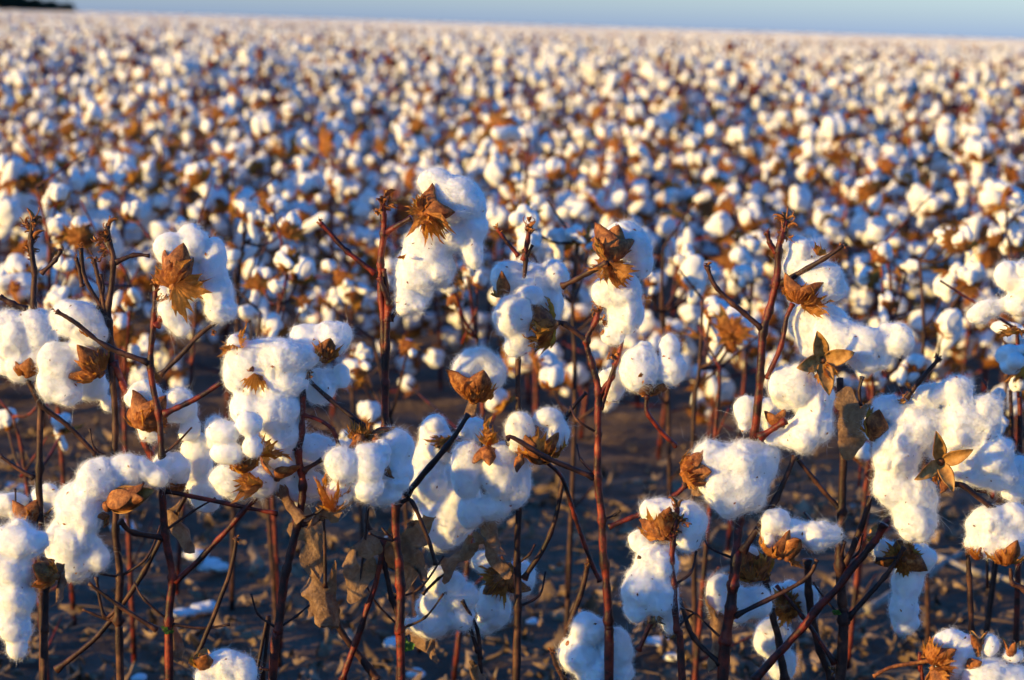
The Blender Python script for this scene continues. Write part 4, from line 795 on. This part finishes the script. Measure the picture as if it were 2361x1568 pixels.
def ground_pt(x, y):
    d = CF + CR * ((x - 1180.5) / FPX) - CU * ((y - 784) / FPX); return CAMO + d * ((.0 - CAM_H) / d[2])
FALL = [(450,1290,30),(500,1312,34),(462,1412,34),(425,1420,26),(40,1130,26),(905,1490,26),(1515,1490,32),(1230,1440,20),(300,1225,34),(1025,1395,20),(1545,1520,22),(20,985,24),(1960,1420,16),(1790,1490,18),(330,1570,22),(880,1240,18),(960,1560,24)]
near = ['between the first two dark stems and the red one', 'right of the red stem, below its branch', 'lying low between two stems at left', 'smaller, beside the one lying low at left']
for i, (x, y, s) in enumerate(FALL):
    g = ground_pt(x, y); rg = random.Random(i); k = s * 1.0 * np.linalg.norm(g - CAMO) / FPX
    lob = [(np.array([rg.uniform(-.6, .6) * k, rg.uniform(-.5, .5) * k, .3 * k]), np.array([k * rg.uniform(.5, .8), k * rg.uniform(.4, .7), k * .35]), np.eye(3)) for q in range(4)]
    mb = MB(); fluff(mb, lob, i, h=.003, fib=0); o = link('fallen_cotton', mb.mesh('fallen_cotton', ['cottonfar']), None, Vector(g))
    tag(o, 'tuft of shaded white lint fallen on the bare soil', 'cotton tuft', 'tufts of fallen lint on the soil')
for i, (p, lab) in enumerate([([(2000,1420),(2120,1350),(2180,1310),(2215,1290)], 'pale bent stick on the soil left of the right edge'), ([(2160,1300),(2250,1335),(2361,1360)], 'pale straight stick on the soil reaching the right edge'),
                              ([(1570,1360),(1640,1340),(1690,1322)], 'pale short stick on the soil behind the orange-lit stem'), ([(1960,1180),(2050,1192),(2120,1175)], 'pale curved twig on the soil under the brown dead leaf'), ([(2130,1580),(2200,1600),(2290,1640)], 'thin stick at the bottom right corner')]):
    pts = [ground_pt(*q) + np.array([0, 0, .012]) for q in p]; mb = MB(); tube(mb, pts, .009 if i < 2 else .005, .006 if i < 2 else .004, 8, i, .2); tag(link('stick', mb.mesh('stick', ['straw'], pts[0]), None, Vector(pts[0])), lab, 'stick')
for i in range(7):                                         # trees at the far left end of the field
    x = -101.5 + i * 2.2 + random.Random(i).uniform(-.4, .4); Y = 405 + i * 3; hgt = 5.2 - .45 * i; rg2 = np.random.default_rng(i)
    root = link('tree', None, None, (x, Y, 0)); tag(root, 'dark green tree in the distant clump at the far left end of the horizon', 'tree', 'distant clump of trees')
    mb = MB(); tube(mb, [(0, 0, -.1), (.1, 0, hgt * .3), (0, .1, hgt * .6)], .25, .12, 7); link('trunk', mb.mesh('trunk', ['branch']), root)
    mb = MB(); n = 2600; c = unit(rg2.normal(0, 1, (n, 3))) * (rg2.random((n, 1)) ** .4); c = c * [2.1, 2.1, hgt * .45] * (1 + .2 * fbm(c * 2, i, 2))[:, None] + [0, 0, hgt * .55]
    t = unit(rg2.normal(0, 1, (n, 3))) * .22; u2 = unit(rg2.normal(0, 1, (n, 3))) * .16
    mb.add(np.stack([c - t, c + u2, c + t, c - u2], 1).reshape(-1, 3), np.arange(n * 4).reshape(-1, 4), 0); link('crown', mb.mesh('crown', ['treeleaf']), root)
